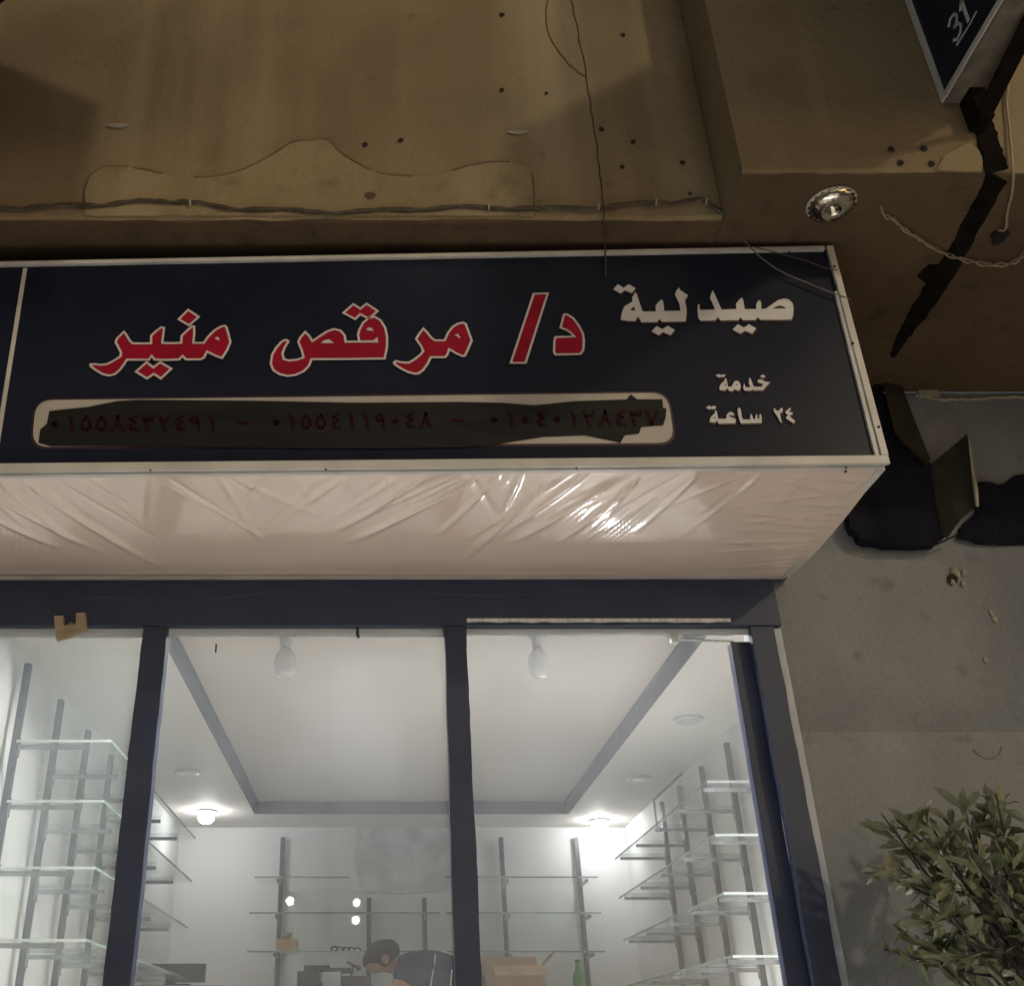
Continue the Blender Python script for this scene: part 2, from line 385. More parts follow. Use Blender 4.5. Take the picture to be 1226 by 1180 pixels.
# render marks on the overhang: an old sign's outline and the lighter plaster inside it
def curve_pts(ctrl, n=10):
    P = [Vector(p) for p in ctrl]; out = []
    for i in range(len(P)-1):
        p0 = P[max(i-1,0)]; p1 = P[i]; p2 = P[i+1]; p3 = P[min(i+2, len(P)-1)]
        for k in range(n):
            t = k/n
            out.append(0.5*((2*p1)+(-p0+p2)*t+(2*p0-5*p1+4*p2-p3)*t*t+(-p0+3*p1-3*p2+p3)*t**3))
    out.append(P[-1]); return out
oc = [(101,248),(103,225),(113,207),(135,200),(165,203),(190,208),(215,212),(245,213),(275,209),(305,198),(330,184),(352,171),(375,169),(392,169),(410,185),(440,203),(465,210),(500,212),(530,209),(560,200),(590,195),(615,196),(632,204),(638,220),(639,250)]
oc2 = curve_pts([(u, v, 0) for u, v in oc], 5)
base = [at(p.x, p.y, YL-0.001) for p in oc2]
pan = MB().slab(base+[at(639,259,YL-0.001), at(101,259,YL-0.001)], (0,-0.004,0)).build('plaster_patch', M['patch'], bld)
ln = MB()
for a, b in ((0, 18), (19, 26), (33, 76), (77, 84), (92, 104), (112, len(base)-1)):
    seg = base[a:b+1]
    if len(seg) > 1: ln.tube([p+Vector((random.uniform(-.001,.001),-0.003,random.uniform(-.001,.001))) for p in seg], 0.0028, 6)
ln.build('outline_bead', M['bead'], bld)
# pale dabs and dark drill holes
for i, (u, v, rx, rz, k) in enumerate([(141,151,.030,.008,'mortar'),(620,159,.030,.008,'mortar'),(443,235,.016,.014,'soffit')]):
    c = at(u, v, YL-0.003); MB().slab([c+Vector((rx*math.cos(t)*(1+.2*math.sin(3*t)), 0, rz*math.sin(t))) for t in [j*math.pi/7 for j in range(14)]], (0,-0.003,0)).build('plaster_dab', M[k], bld)
for u, v in [(601,18),(601,108),(654,112),(746,42),(437,173),(480,168),(817,195),(720,155),(745,200),(758,170),(826,232)]:
    c = at(u, v, YL-0.0025); r = random.uniform(.0045,.008)
    MB().slab([c+Vector((r*math.cos(t)*random.uniform(.8,1.2), 0, r*math.sin(t)*random.uniform(.8,1.2))) for t in [j*math.pi/5 for j in range(10)]], (0,-0.002,0)).build('drill_hole', M['hole'], bld)
for u, v in [(1067,179),(1106,178),(1078,195),(1115,196)]:
    c = at(u, v, YR-0.0025); r = 0.009
    MB().slab([c+Vector((r*math.cos(t)*random.uniform(.8,1.2), 0, r*math.sin(t)*random.uniform(.8,1.2))) for t in [j*math.pi/5 for j in range(10)]], (0,-0.002,0)).build('drill_hole', M['hole'], bld)
pp = [(1120,205),(1130,188),(1148,178),(1160,172),(1172,182),(1176,195),(1174,207)]
MB().slab([at(u,v,YR-0.0015) for u,v in pp], (0,-0.004,0)).build('plaster_patch', M['patch'], bld)
# hairline cracks in the overhang
for pts in ([(684,0),(692,40),(700,80),(706,120),(713,165),(718,210),(722,243)], [(656,0),(655,34),(672,66),(690,85),(700,92)]):
    MB().tube([at(u+random.uniform(-1,1), v, YL-0.0005) for u, v in curve_pts([(a,b,0) for a,b in pts], 4) and [(p.x,p.y) for p in curve_pts([(a,b,0) for a,b in pts], 4)]], 0.0022, 5).build('wall_crack', M['cable_dark'], bld)
# tar band over the slab joint, down the face and along the underside
rt = random.Random(5)
def band(pts, wds, fn, off, name, m):
    L = []; R = []
    P = [Vector((a,b,0)) for a,b in pts]
    Q = []; W = []
    for i in range(len(P)-1):
        for k in range(6):
            t = k/6; Q.append(P[i].lerp(P[i+1], t)); W.append(wds[i]*(1-t)+wds[i+1]*t)
    Q.append(P[-1]); W.append(wds[-1])
    for i, q in enumerate(Q):
        d = (Q[min(i+1,len(Q)-1)]-Q[max(i-1,0)]).normalized(); n = Vector((-d.y, d.x, 0))
        L.append(q+n*(W[i]/2*rt.uniform(.88,1.12))); R.append(q-n*(W[i]/2*rt.uniform(.88,1.12)))
    poly = L+R[::-1]
    return MB().slab([fn(p.x, p.y) for p in poly], off).build(name, m, bld)
band([(1172,128),(1176,150),(1186,180),(1192,206)], [16,24,24,26], lambda u,v: at(u,v,YR-0.001), (0,-0.006,0), 'tar_band', M['tar'])
band([(1194,211),(1176,245),(1152,290),(1128,330),(1100,372),(1082,400),(1068,426)], [24,22,20,22,20,13,5], lambda u,v: at_z(u,v,ZS-0.001), (0,0,-0.005), 'tar_band', M['tar'])
MB().slab([at_z(u,v,ZS-0.001) for u,v in [(1098,330),(1112,316),(1140,318),(1136,338),(1112,342)]], (0,0,-0.004)).build('tar_band', M['tar'], bld)
# crumbling mortar where the slab meets the wall
mm = MB(); pts = [at(u, v, YW-0.004) for u, v in [(1096,473),(1120,477),(1150,478),(1185,477),(1226,476),(1300,476)]]
mm.tube([p+Vector((0,0,random.uniform(-.004,.004))) for p in curve_pts(pts, 6)], 0.006, 6); mm.slab([at(u,v,YW-0.001) for u,v in [(1097,466),(1121,465),(1123,475),(1099,477)]], (0,-0.012,0))
mm.build('mortar_bead', M['mortar'], bld)
# round cap and a chipped lump on the wall
cc = at(1181, 893, YW-0.002); cp = MB()
cp.tube([cc+Vector((0.042*math.cos(t), 0, 0.036*math.sin(t))) for t in [j*math.pi/12 for j in range(-11, 1)]], 0.0028, 6, False)
cp.build('round_cap', M['wall'], bld)
lump = MB()
for k in range(7):
    c = at(1146+random.uniform(-9,9), 690+random.uniform(-9,9), YW-0.004)
    lump.lathe(c+Vector((0,0,-0.01)), [(0.002,0),(random.uniform(.006,.012),.006),(random.uniform(.005,.012),.014),(0.002,.022)], 7)
lump.build('mortar_lump', M['mortar'], bld)
c = at(1140, 694, YW-0.002)
MB().slab([c+Vector((0.02*math.cos(t)*random.uniform(.7,1.2),0,0.02*math.sin(t)*random.uniform(.7,1.2))) for t in [j*math.pi/5 for j in range(10)]], (0,-0.003,0)).build('wall_hole', M['hole'], bld)
for u, v in [(1191,741),(1187,733),(1180,790),(1205,1010)]:
    c = at(u, v, YW-0.002); MB().slab([c+Vector((0.007*math.cos(t)*random.uniform(.6,1.3),0,0.010*math.sin(t)*random.uniform(.6,1.3))) for t in [j*math.pi/4 for j in range(8)]], (0,-0.002,0)).build('paint_chip', M['mortar'], bld)

# ------------------------------------------------------------------ sign box over the shop
SZB0, SZB1 = 1.288, 1.313      # sign bottom, at its left and right end
SX0, SX1 = -2.7, 1.278
def sb(x): return SZB0+(SZB1-SZB0)*(x+1.05)/(1.278+1.05)
def stp_(x): return 1.966+(2.024-1.966)*(x+1.08)/(1.278+1.08)
sign = thing('shop_sign', 'long black shop sign box with red and white Arabic lettering over the glass front', 'shop sign', (0, YSN, 1.31))
bx = MB(); y1 = YW-0.002
bx.add([(SX0,YSN,sb(SX0)+.004),(SX1,YSN,sb(SX1)+.004),(SX1,YSN,stp_(SX1)),(SX0,YSN,stp_(SX0)),
        (SX0,YSN+.4,sb(SX0)+.03),(SX1,YSN+.4,sb(SX1)+.03),(SX1,YSN+.4,stp_(SX1)),(SX0,YSN+.4,stp_(SX0))],
       [(0,1,2,3),(3,2,6,7),(0,3,7,4),(1,5,6,2),(4,7,6,5)]).build('sign_face', M['black'], sign)
# side cheek at the right end
MB().slab([(SX1-.004,YSN+.004,SZB1+.004),(SX1-.004,YW-.004,SZB1+.004),(SX1-.004,YW-.004,stp_(SX1)-.06),(SX1-.004,YSN+.004,stp_(SX1)-.004)], (0.006,0,0)).build('side_cheek', M['cream'], sign)
fw = 0.020
def front_bar(p, q, wd, name='frame_bar', proud=0.012):
    m = MB(); m.bar(p, q, proud, wd, (0,0,1)) if abs(p[0]-q[0]) > 0.3 else m.bar(p, q, wd, proud, (0,1,0))
    return m.build(name, M['cream'], sign, bevel=0.0015)
yb = YSN-0.006
front_bar((SX0,yb,sb(SX0)+.011),(SX1+.004,yb,sb(SX1)+.011), 0.024)
front_bar((SX0,yb,stp_(SX0)-.006),(SX1-.02,yb,stp_(SX1)-.006), 0.013)
front_bar((SX1-.004,yb-.001,sb(SX1)+.023),(SX1-.004,yb-.001,stp_(SX1)), 0.018)
front_bar((SX1-.021,yb+.004,sb(SX1)+.023),(SX1-.016,yb+.004,stp_(SX1)-.16), 0.012)
dv0 = at(30,323,YSN-.003); dv1 = at(4,486,YSN-.003); d = dv1-dv0
MB().bar(dv0-d*0.01, dv1+d*0.42, 0.011, 0.004, (0,1,0)).build('panel_divider', M['cream'], sign)
for u, v in [(999,319),(1021,411),(1052,511)]:
    c = at(u, v, yb-.0075); MB().lathe(c+Vector((0,0,-.003)), [(.001,0),(.0035,.001),(.0035,.005),(.001,.006)], 8).build('screw', M['hole'], sign)
for u, v in [(945,302),(180,563),(390,562),(690,561),(1013,560)]:
    c = at(u, v, yb-.0075); MB().lathe(c+Vector((0,0,-.002)), [(.001,0),(.0028,.001),(.0028,.004),(.001,.005)], 8).build('screw', M['hole'], sign)

# awning underside: a wrinkled vinyl sheet stretched from the sign to the shop front
def vinyl():
    rnd = random.Random(21); folds = []
    fast = [i*0.155-2.6 for i in range(26)]
    for x in fast:
        for k in range(rnd.choice([3,4,4,5])):
            a = rnd.uniform(-.85,-.10) if x > -.40 else rnd.uniform(.15,.85)
            if rnd.random() < .12: a = -a*.5
            folds.append((x+rnd.uniform(-.05,.05), rnd.uniform(-.02,.03), math.sin(a), math.cos(a), rnd.uniform(.12,.48), rnd.uniform(.0012,.0042)*(1 if rnd.random()<.75 else -1), rnd.uniform(.006,.017)))
    for k in range(16):                         # tight puckers along the right-hand edge
        y = 0.03+k*0.040; a = rnd.uniform(-2.0,-1.2)
        folds.append((1.25, y, math.sin(a), math.cos(a), rnd.uniform(.10,.30), rnd.uniform(.003,.007), rnd.uniform(.008,.014)))
    for x0 in (0.12, 0.24, 0.30, 0.42, 0.47, 0.53, 0.60, 0.66, -1.06, -0.98, -0.9, -1.14):   # the deep folds that catch the light
        a = rnd.uniform(-.75,-.35) if x0 > 0 else rnd.uniform(.2,.6)
        folds.append((x0, rnd.uniform(0,.08), math.sin(a), math.cos(a), rnd.uniform(.35,.6), rnd.uniform(.007,.013), rnd.uniform(.010,.017)))
    nx, ny = 620, 110; x0, x1 = SX0, SX1-.004; Y0, Y1 = YSN+.004, YG-.022; vs = []; fs = []
    # bucket folds per point
    for j in range(ny+1):
        t = j/ny; y = Y0+(Y1-Y0)*t; yy = y-Y0
        for i in range(nx+1):
            x = x0+(x1-x0)*i/nx
            zb = sb(x)+(1.308-sb(x))*t
            edge = min(1, t*9, (1-t)*6, (x1-x)*14)
            z = zb-0.010*math.sin(math.pi*t)+0.004*math.sin(x*3.1+1)*math.sin(math.pi*t)
            h = 0
            for fx, fy, dx, dy, ln_, am, wd in folds:
                px = x-fx; py = yy-fy
                if abs(px) > .65: continue
                s = px*dx+py*dy
                if s < -.02 or s > ln_: continue
                q = px*dy-py*dx
                wv = wd*(0.38+s*1.3)
                if abs(q) > 3*wv: continue
                e = max(0., 1-s/ln_)
                h += 1.35*am*math.exp(-(q/wv)**2)*min(1, (s+.02)*18)*e**.7
            e2 = math.exp(-((x-.60)/.10)**2-((yy-.25)/.15)**2)+.7*math.exp(-((x+1.03)/.09)**2-((yy-.36)/.18)**2)
            h += e2*(.006+.0012*math.sin((x+.35*yy)*330))
            vs.append((x, y, z-h*edge))
    for j in range(ny):
        for i in range(nx):
            a = j*(nx+1)+i; fs.append((a, a+nx+1, a+nx+2, a+1))
    m = MB(); m.add(vs, fs); return m.build('awning_sheet', M['vinyl'], sign, smooth=True, recalc=False)
vinyl()
# angles round the sheet
MB().bar((SX1-.010,YSN+.012,SZB1-.004),(SX1-.026,YG-.024,1.304), 0.020, 0.006).build('frame_bar', M['cream'], sign)
MB().bar((SX0,YG-.026,1.297),(SX1-.03,YG-.026,1.303), 0.012, 0.010).build('frame_bar', M['cream'], sign)
MB().bar((SX0,YSN+.008,sb(SX0)-.002),(SX1-.01,YSN+.008,sb(SX1)-.002), 0.014, 0.006).build('frame_bar', M['cream'], sign)
for u, v in [(215,564),(400,563),(690,562),(1012,563)]:
    MB().lathe(at(u,v,YSN+.012)+Vector((0,0,-.006)), [(.001,0),(.004,.001),(.004,.004)], 8).build('screw', M['hole'], sign)

# lettering
def px(origin, sc, pts): return [(origin[0]+a/sc, origin[1]+b/sc) for a, b in pts]
def onface(pts, dy): return [at(u, v, YSN-dy) for u, v in pts]
PXM = 2.296/0.80/1251          # metres per photo pixel on the face
def red_word(origin, sc, outlines, whites=()):
    r = MB(); o = MB()
    for l in outlines:
        q = px(origin, sc, l); r.flat([onface(q, .003)]); o.ribbon(onface(q, .005), 2.7*PXM, (0,1,0))
    for l in whites: o.flat([onface(px(origin, sc, l), .0052)])
    r.build('red_letter', M['letter_red'], sign, recalc=False); o.build('letter_outline', M['letter_line'], sign, recalc=False)
def white_word(origin, sc, shapes):
    r = MB(); sh = MB()
    for l in shapes:
        loops = l if isinstance(l[0][0], (list, tuple)) else [l]
        r.flat([onface(px(origin, sc, q), .005) for q in loops])
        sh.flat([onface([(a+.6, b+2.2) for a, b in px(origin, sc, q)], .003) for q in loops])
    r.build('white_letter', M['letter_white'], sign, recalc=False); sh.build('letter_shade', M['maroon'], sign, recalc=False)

A = [(55,492),(85,490),(130,495),(180,490),(230,465),(285,430),(290,400),(270,360),(248,320),(260,290),(312,240),(330,262),(355,305),(378,328),(450,330),(522,328),(522,270),(560,235),(600,205),(622,210),(615,265),(608,325),(680,328),(755,325),(757,272),(800,230),(838,198),(855,200),(855,260),(848,325),(930,325),(960,280),(1010,230),(1060,200),(1090,193),(1105,205),(1120,260),(1135,320),(1110,380),(1070,442),(1020,425),(955,392),(930,440),(905,453),(790,453),(765,425),(740,453),(640,457),(550,455),(526,425),(505,455),(335,455),(310,495),(280,535),(240,568),(200,578),(150,568),(95,535),(55,505)]
red_word((100,360), 6.4526, [A, [(808,70),(890,125),(815,190),(735,143)], [(487,475),(540,515),(592,475),(678,525),(598,600),(543,565),(490,600),(405,547)]],
         [[(1012,292),(1030,278),(1046,288),(1050,306),(1030,300)]])
B = [(240,375),(255,388),(225,435),(203,490),(215,540),(260,552),(330,545),(385,525),(372,470),(340,390),(360,350),(400,305),(435,340),(462,385),(520,345),(590,300),(650,280),(705,295),(740,335),(748,390),(868,388),(855,330),(868,285),(900,225),(950,185),(1000,175),(1050,205),(1090,270),(1107,350),(1105,440),(1085,535),(900,537),(700,540),(455,540),(430,600),(385,645),(320,675),(250,685),(180,670),(125,635),(102,580),(115,500),(150,440),(195,390),(225,375)]
red_word((310,355), 7.2118, [B, [(815,65),(875,105),(930,62),(1025,125),(970,172),(940,186),(875,152),(830,195),(730,140)]],
         [[(925,282),(945,266),(975,272),(993,297),(940,292)], [(532,402),(570,374),(610,370),(648,402)], [(870,380),(985,378),(1022,350),(1032,397),(870,398)]])
Cc = [(120,655),(145,635),(200,650),(300,655),(370,615),(440,560),(478,515),(450,450),(390,365),(430,300),(480,238),(530,290),(575,350),(620,382),(740,382),(780,290),(840,215),(900,180),(960,165),(995,180),(1030,270),(1070,385),(1030,480),(985,570),(960,575),(880,540),(795,490),(770,560),(745,588),(570,588),(530,670),(475,745),(420,785),(370,790),(280,765),(180,710),(130,675)]
red_word((460,370), 10.2167, [Cc], [[(860,315),(900,303),(932,345),(918,358),(890,332)]])
red_word((600,340), 11.145, [[(435,130),(622,125),(325,1052),(128,1052)]])
red_word((600,340), 11.145, [[(845,405),(880,405),(960,455),(1040,560),(1090,660),(1105,760),(1095,880),(1060,930),(1020,935),(725,940),(705,905),(710,760),(725,708),(850,705),(980,700),(930,650),(870,610),(795,583),(810,520),(830,430)]])
E1 = [(362,200),(385,230),(420,340),(455,438),(615,438),(612,365),(650,320),(690,290),(705,320),(718,432),(915,430),(905,350),(870,275),(850,235),(860,195),(897,143),(912,175),(1010,240),(970,300),(992,400),(992,480),(980,560),(690,565),(660,530),(630,568),(440,572),(395,495),(365,558),(280,555),(185,540),(200,450),(230,375),(330,315),(325,270)]
white_word((725,330), 10.2167, [[E1, [(350,375),(300,420),(365,430)]], [(150,105),(220,148),(285,105),(370,155),(320,213),(235,180),(185,218),(92,168)], [(625,615),(695,655),(760,612),(848,665),(795,728),(705,690),(650,730),(562,680)]])
F1 = [(145,295),(155,310),(155,358),(315,355),(290,290),(262,235),(275,190),(292,152),(320,210),(385,355),(540,350),(535,295),(570,250),(600,230),(612,260),(628,350),(748,350),(748,300),(770,260),(792,260),(800,290),(800,348),(850,345),(920,295),(980,255),(1040,240),(1090,250),(1130,290),(1140,330),(1135,410),(1120,460),(1000,463),(790,462),(762,435),(740,465),(610,468),(580,435),(560,468),(375,470),(342,435),(320,470),(160,472),(140,440),(132,370),(135,310)]
white_word((820,330), 8.757, [[F1, [(920,345),(955,322),(1000,312),(1040,325),(1062,343)]], [(555,510),(620,545),(670,508),(750,552),(705,608),(630,578),(580,608),(497,565)]])
G1 = [(528,225),(545,270),(600,268),(580,225),(582,180),(592,158),(605,180),(635,262),(720,262),(745,235),(675,210),(690,180),(720,178),(765,205),(822,212),(780,255),(740,303),(640,305),(625,295),(600,307),(535,307),(515,280)]
G2 = [(315,165),(330,180),(345,265),(385,262),(420,200),(455,195),(480,220),(490,265),(475,305),(450,305),(420,290),(395,312),(360,310),(330,275),(318,305),(250,300),(250,260),(275,220),(300,200)]
white_word((835,435), 9.43, [G1, [(738,125),(770,148),(740,165),(705,145)], [G2, [(318,228),(300,248),(325,250)], [(432,235),(450,232),(452,247),(434,247)]], [(235,118),(265,132),(290,122),(320,132),(300,152),(265,152),(240,158),(205,138)]])
H1 = [(455,510),(475,498),(490,520),(500,600),(515,632),(570,632),(600,630),(595,590),(610,568),(622,600),(630,628),(655,628),(655,590),(672,570),(682,628),(700,625),(698,585),(715,568),(725,600),(725,672),(490,678),(475,640),(455,560)]
H2 = [(200,528),(218,540),(235,625),(325,625),(330,580),(360,548),(395,550),(420,580),(385,588),(365,580),(358,600),(432,625),(430,675),(240,680),(218,640),(200,668),(135,662),(148,610),(175,580),(198,560)]
white_word((835,435), 9.43, [H1, [H2, [(195,600),(180,615),(210,617)]], [(130,475),(155,490),(185,478),(215,492),(190,518),(155,512),(130,520),(95,498)]])
white_word((835,435), 9.43, [[(862,505),(880,510),(890,530),(920,535),(940,505),(960,503),(965,535),(940,560),(928,565),(952,660),(940,668),(895,585),(862,545)],
                             [(1045,500),(1058,510),(1030,545),(1075,555),(1075,570),(1040,590),(1050,605),(1105,650),(1085,675),(1000,620),(1005,600),(1030,580),(995,565),(995,540)]])
# number plate strip with a black scribble laid across it
def rrect(p00, p10, p11, p01, r=14, n=6):
    c = [Vector((*p, 0)) for p in (p00, p10, p11, p01)]; out = []
    for i in range(4):
        p = c[i]; a = (c[i-1]-p).normalized(); b = (c[(i+1) % 4]-p).normalized()
        for k in range(n+1):
            t = k/n; out.append((p+a*r*(1-t))*(1-t)+(p+a*0)*0 + (p+b*r*t)*t + 0*p if False else p+a*r*(1-t)**2+b*r*t**2)
    return [(q.x, q.y) for q in out]
plate = rrect((43,479),(799,470),(808,530),(38,535), 20)
MB().flat([onface(plate, .0025)]).build('number_strip', M['plate'], sign, recalc=False)
plb = rrect((41,477),(801,468),(811,533),(35,538), 21)
MB().flat([onface(plb, .0012)]).build('strip_border', M['maroon'], sign, recalc=False)
smear = [(59,492),(75,490),(105,487),(140,480),(165,478.5),(300,479.5),(430,482),(550,481),(600,482),(640,485),(690,480),(750,478),(755,472),(763,478),(793,478),(794,488),(798,489),(797,500),(794,509),(768,511),(765,519),(748,521),(743,530),(700,521),(650,523),(600,531),(560,535),(450,537),(300,536),(150,534),(60,534),(46,530),(48,514),(56,507)]
MB().flat([onface(smear, .0040)]).build('scribble', M['smear'], sign, recalc=False)  # scribble over the numbers, laid on as a flat black shape
# digits as brush strokes in a 10 x 14 cell
DG = {'0': [[(5,5.5),(7,7.5),(5,9.5),(3,7.5),(5,5.5)]], '1': [[(4,0),(6,5),(6.5,14)]], '5': [[(5,1),(8,6),(8.5,10),(6,13),(3,12.5),(1.6,9),(2.6,4.5),(5,1)]],
      '8': [[(1,14),(4,8),(5.5,0),(7,8),(10,14)]], '4': [[(8,0),(3,3),(7,6),(2.5,9),(4,12.5),(9,13)]], '3': [[(1,0),(2,4),(4,4.5),(5,1),(6,4),(8,4.5),(9,0)],[(2,4),(4.5,14)]],
      '2': [[(1,0),(3,4.5),(7,4.5),(9,0)],[(3,4.5),(6,14)]], '9': [[(8,14),(7,7),(6,2),(3.5,1),(1.5,4),(3,7),(7,6)]], '7': [[(1,0),(5,13),(9,0)]], '-': [[(0,7),(10,7)]]}
def digits(text, u0, u1, v0, v1):
    n = len(text); cw = (u1-u0)/n
    for i, ch in enumerate(text):
        m = MB()
        for line in DG[ch]:
            P = [at(u0+cw*(i+.08+.84*a/10), v0+(v1-v0)*(i+.5)/n-9+18*b/14, YSN-.0055) for a, b in line]
            for p, q in zip(P[:-1], P[1:]): m.bar(p-(q-p).normalized()*.0015, q+(q-p).normalized()*.0015, 0.0075, 0.0006, (0,1,0))
        m.build('digit', M['digit'], sign)
digits('01558432491', 56, 262, 507, 506); digits('-', 283, 299, 506, 506); digits('01554119048', 322, 518, 505, 503)
digits('-', 540, 556, 503, 503); digits('01040128437', 582, 790, 502, 500)

# ------------------------------------------------------------------ shop front
front = thing('storefront', 'dark painted steel shop front with three tall glass bays', 'shop front', (0, YG, ZF))
MB().box(-2.7, 1.213, YG-.02, YG+.05, ZP+.002, 1.306).build('header', M['frame'], front, bevel=.003)
def wavy_bar(x, wd, z0, z1, y0, y1, seed, name, m, par):
    rnd = random.Random(seed); n = 46; vs = []; fs = []; l = r = 0
    for i in range(n+1):
        z = z0+(z1-z0)*i/n; l = .75*l+rnd.uniform(-.0016,.0016); r = .75*r+rnd.uniform(-.0016,.0016)
        for xx, yy in ((x-wd/2+l, y0), (x+wd/2+r, y0), (x+wd/2+r, y1), (x-wd/2+l, y1)): vs.append((xx, yy, z))
    for i in range(n):
        for k in range(4):
            a = i*4+k; b = i*4+(k+1) % 4; fs.append((a, b, b+4, a+4))
    fs += [(3,2,1,0), tuple(n*4+k for k in range(4))]
    mb = MB(); mb.add(vs, fs); return mb.build(name, m, par)
wavy_bar(-.687, .074, ZF, ZP, YG-.016, YG+.035, 1, 'mullion', M['frame'], front)
wavy_bar(.2230, .068, ZF, ZP, YG-.016, YG+.035, 2, 'mullion', M['frame'], front)
wavy_bar(1.1545, .071, ZF, ZP, YG-.016, YG+.012, 3, 'jamb', M['frame'], front)
MB().box(-1.78, -1.70, YG-.016, YG+.035, ZF, ZP).build('mullion', M['frame'], front)
MB().box(1.190, 1.2125, YG-.010, YG+.058, ZF, ZP-.003).build('trim_strip', M['trim'], front, bevel=.002)
MB().box(-2.7, 1.213, YG-.02, YG+.05, ZF-.02, ZF+.06).build('sill', M['frame'], front)
# bright strips along the head of each bay
def strip(x0, x1, z0, z1, y0, par=front, name='head_trim', m='strip'):
    rnd = random.Random(int(x0*100)); n = 24; vs = []; fs = []
    for i in range(n+1):
        x = x0+(x1-x0)*i/n; j = rnd.uniform(-.002,.002)
        vs += [(x,y0,z0+j),(x,y0,z1),(x,y0+.02,z1),(x,y0+.02,z0+j)]
    for i in range(n):
        for k in range(4):
            a = i*4+k; b = i*4+(k+1) % 4; fs.append((a,b,b+4,a+4))
    fs += [(3,2,1,0), tuple(n*4+k for k in range(4))]
    mb = MB(); mb.add(vs, fs); return mb.build(name, M[m], par)
strip(-1.70, -.726, ZP-.020, ZP+.0005, YG+.002); strip(-.648, .187, ZP-.018, ZP+.0005, YG+.002)
strip(.259, 1.125, ZP-.012, ZP+.0005, YG+.006); strip(.259, 1.06, ZP+.012, ZP+.024, YG-.0225, name='head_strip', m='silver')
MB().tube([at(u,v,YG-.0205) for u,v in [(98,716),(140,715),(190,718),(240,719),(290,713),(338,706)]], .0008, 5).build('scratch', M['scuff'], front)
MB().tube([at(u,v,YG-.0205) for u,v in [(500,708),(540,712),(600,713),(660,709),(720,704)]], .0007, 5).build('scratch', M['scuff'], front)
# panes
MB().box(-1.70, -.726, YG+.012, YG+.018, ZF+.06, ZP-.004).build('pane', M['pane_dirty'], front)
MB().box(-.649, .187, YG+.012, YG+.018, ZF+.06, ZP-.004).build('pane', M['pane'], front)
# right bay: a door standing a finger's width off its jamb
door = MB().box(1.066, 1.128, YG+.028, YG+.066, ZF+.07, ZP-.032).build('door', M['frame'], front, bevel=.002)
MB().box(.262, 1.064, YG+.044, YG+.050, ZF+.08, ZP-.002).build('pane', M['pane'], door)
MB().box(.275, 1.064, YG+.030, YG+.064, ZF+.065, ZF+.16).build('bottom_rail', M['frame'], door)
cl = MB(); a = at(806,765,YG+.04); b = at(878,768,YG+.04); c2 = at(790,755,YG+.04)
cl.tube([c2, a, b], .004, 6); cl.box(a.x-.008, a.x+.012, YG+.03, YG+.055, a.z-.012, a.z+.016)
cl.build('door_closer', M['silver'], door)
hk = MB(); p0 = at(428,752,YG-.004); hk.tube([p0, p0+Vector((0,-.004,-.02)), p0+Vector((.004,-.01,-.032))], .005, 6); hk.build('hook', M['frame'], front)
hk = MB(); p0 = at(259,771,YG+.009); hk.bar(p0, p0+Vector((0,0,-.026)), .005, .004, (0,1,0)); hk.build('hook', M['frame'], front)
# beige latch bracket on the header
lt = MB(); yy = YG-.03
Lp = [(67,740),(78,740),(78,752),(93,750),(93,737),(104,736),(105,756),(69,768)]
lt.slab([at(u,v,YG-.024) for u,v in Lp], (0,-.022,0)); lt.lathe(at(85,747,YG-.03)+Vector((0,0,-.006)), [(.002,0),(.009,.002),(.009,.008),(.002,.012)], 10)
lt.slab([at(u,v,YG-.0465) for u,v in [(69,763),(105,753),(105,757),(69,769)]], (0,-.010,0))
tag(lt.build('latch_bracket', M['tape'], None), 'beige U-shaped plastic bracket on the dark header at the upper left of the glass', 'bracket')

# ------------------------------------------------------------------ blade sign at upper right
BX = 1.541; BZ = 2.301; BT = 3.17; BY0 = 0.57; BY1 = YR-0.004; BW = 0.105
blade = thing('blade_sign', 'projecting black sign with pale edges high on the right of the wall', 'blade sign', (BX, BY1, BZ))
MB().box(BX+.004, BX+BW-.004, BY0+.004, BY1, BZ+.004, BT-.004).build('sign_face', M['black'], blade)
MB().box(BX, BX+BW, BY0, BY1, BZ-.002, BZ+.004).build('underside', M['underside'], blade)
e = MB(); e.box(BX-.004, BX+.004, BY1-.018, BY1, BZ, BT); e.box(BX-.004, BX+.004, BY0, BY1-.018, BZ-.002, BZ+.018)
e.box(BX-.004, BX+.004, BY0, BY1-.018, BT-.018, BT); e.box(BX-.004, BX+.004, BY0, BY0+.018, BZ+.018, BT-.018)
e.build('edge_trim', M['cream'], blade, bevel=.001)
def onblade(pts): return [at_x(1060+a/7.386, b/7.386, BX+.0015) for a, b in pts]
tx = MB()
def blade_stroke(pts, wd):
    P = [onblade([(612+85*a-62*b, 385-145*a-175*b)])[0] for a, b in pts]
    for p, q in zip(P[:-1], P[1:]):
        d_ = (q-p).normalized(); tx.bar(p-d_*wd*.35, q+d_*wd*.35, wd, .0012, (1,0,0))
blade_stroke([(.02,.86),(.25,1.0),(.62,.96),(.78,.76),(.62,.58),(.36,.53),(.66,.46),(.84,.24),(.62,.04),(.26,0),(.02,.14)], .0085)
blade_stroke([(1.16,.74),(1.42,1.0),(1.42,0)], .012)
tx.flat([onblade([(625,412),(640,402),(745,232),(812,105),(802,98),(735,225),(630,385)])])
tx.build('sign_lettering', M['letter_white'], blade)
bk = MB(); bk.box(BX+.045, BX+.085, YR-.06, YR-.002, BZ-.11, BZ-.004); bk.bar((BX+.065,YR-.01,BZ-.10),(BX+.085,YR-.34,BZ-.012), .045, .008)
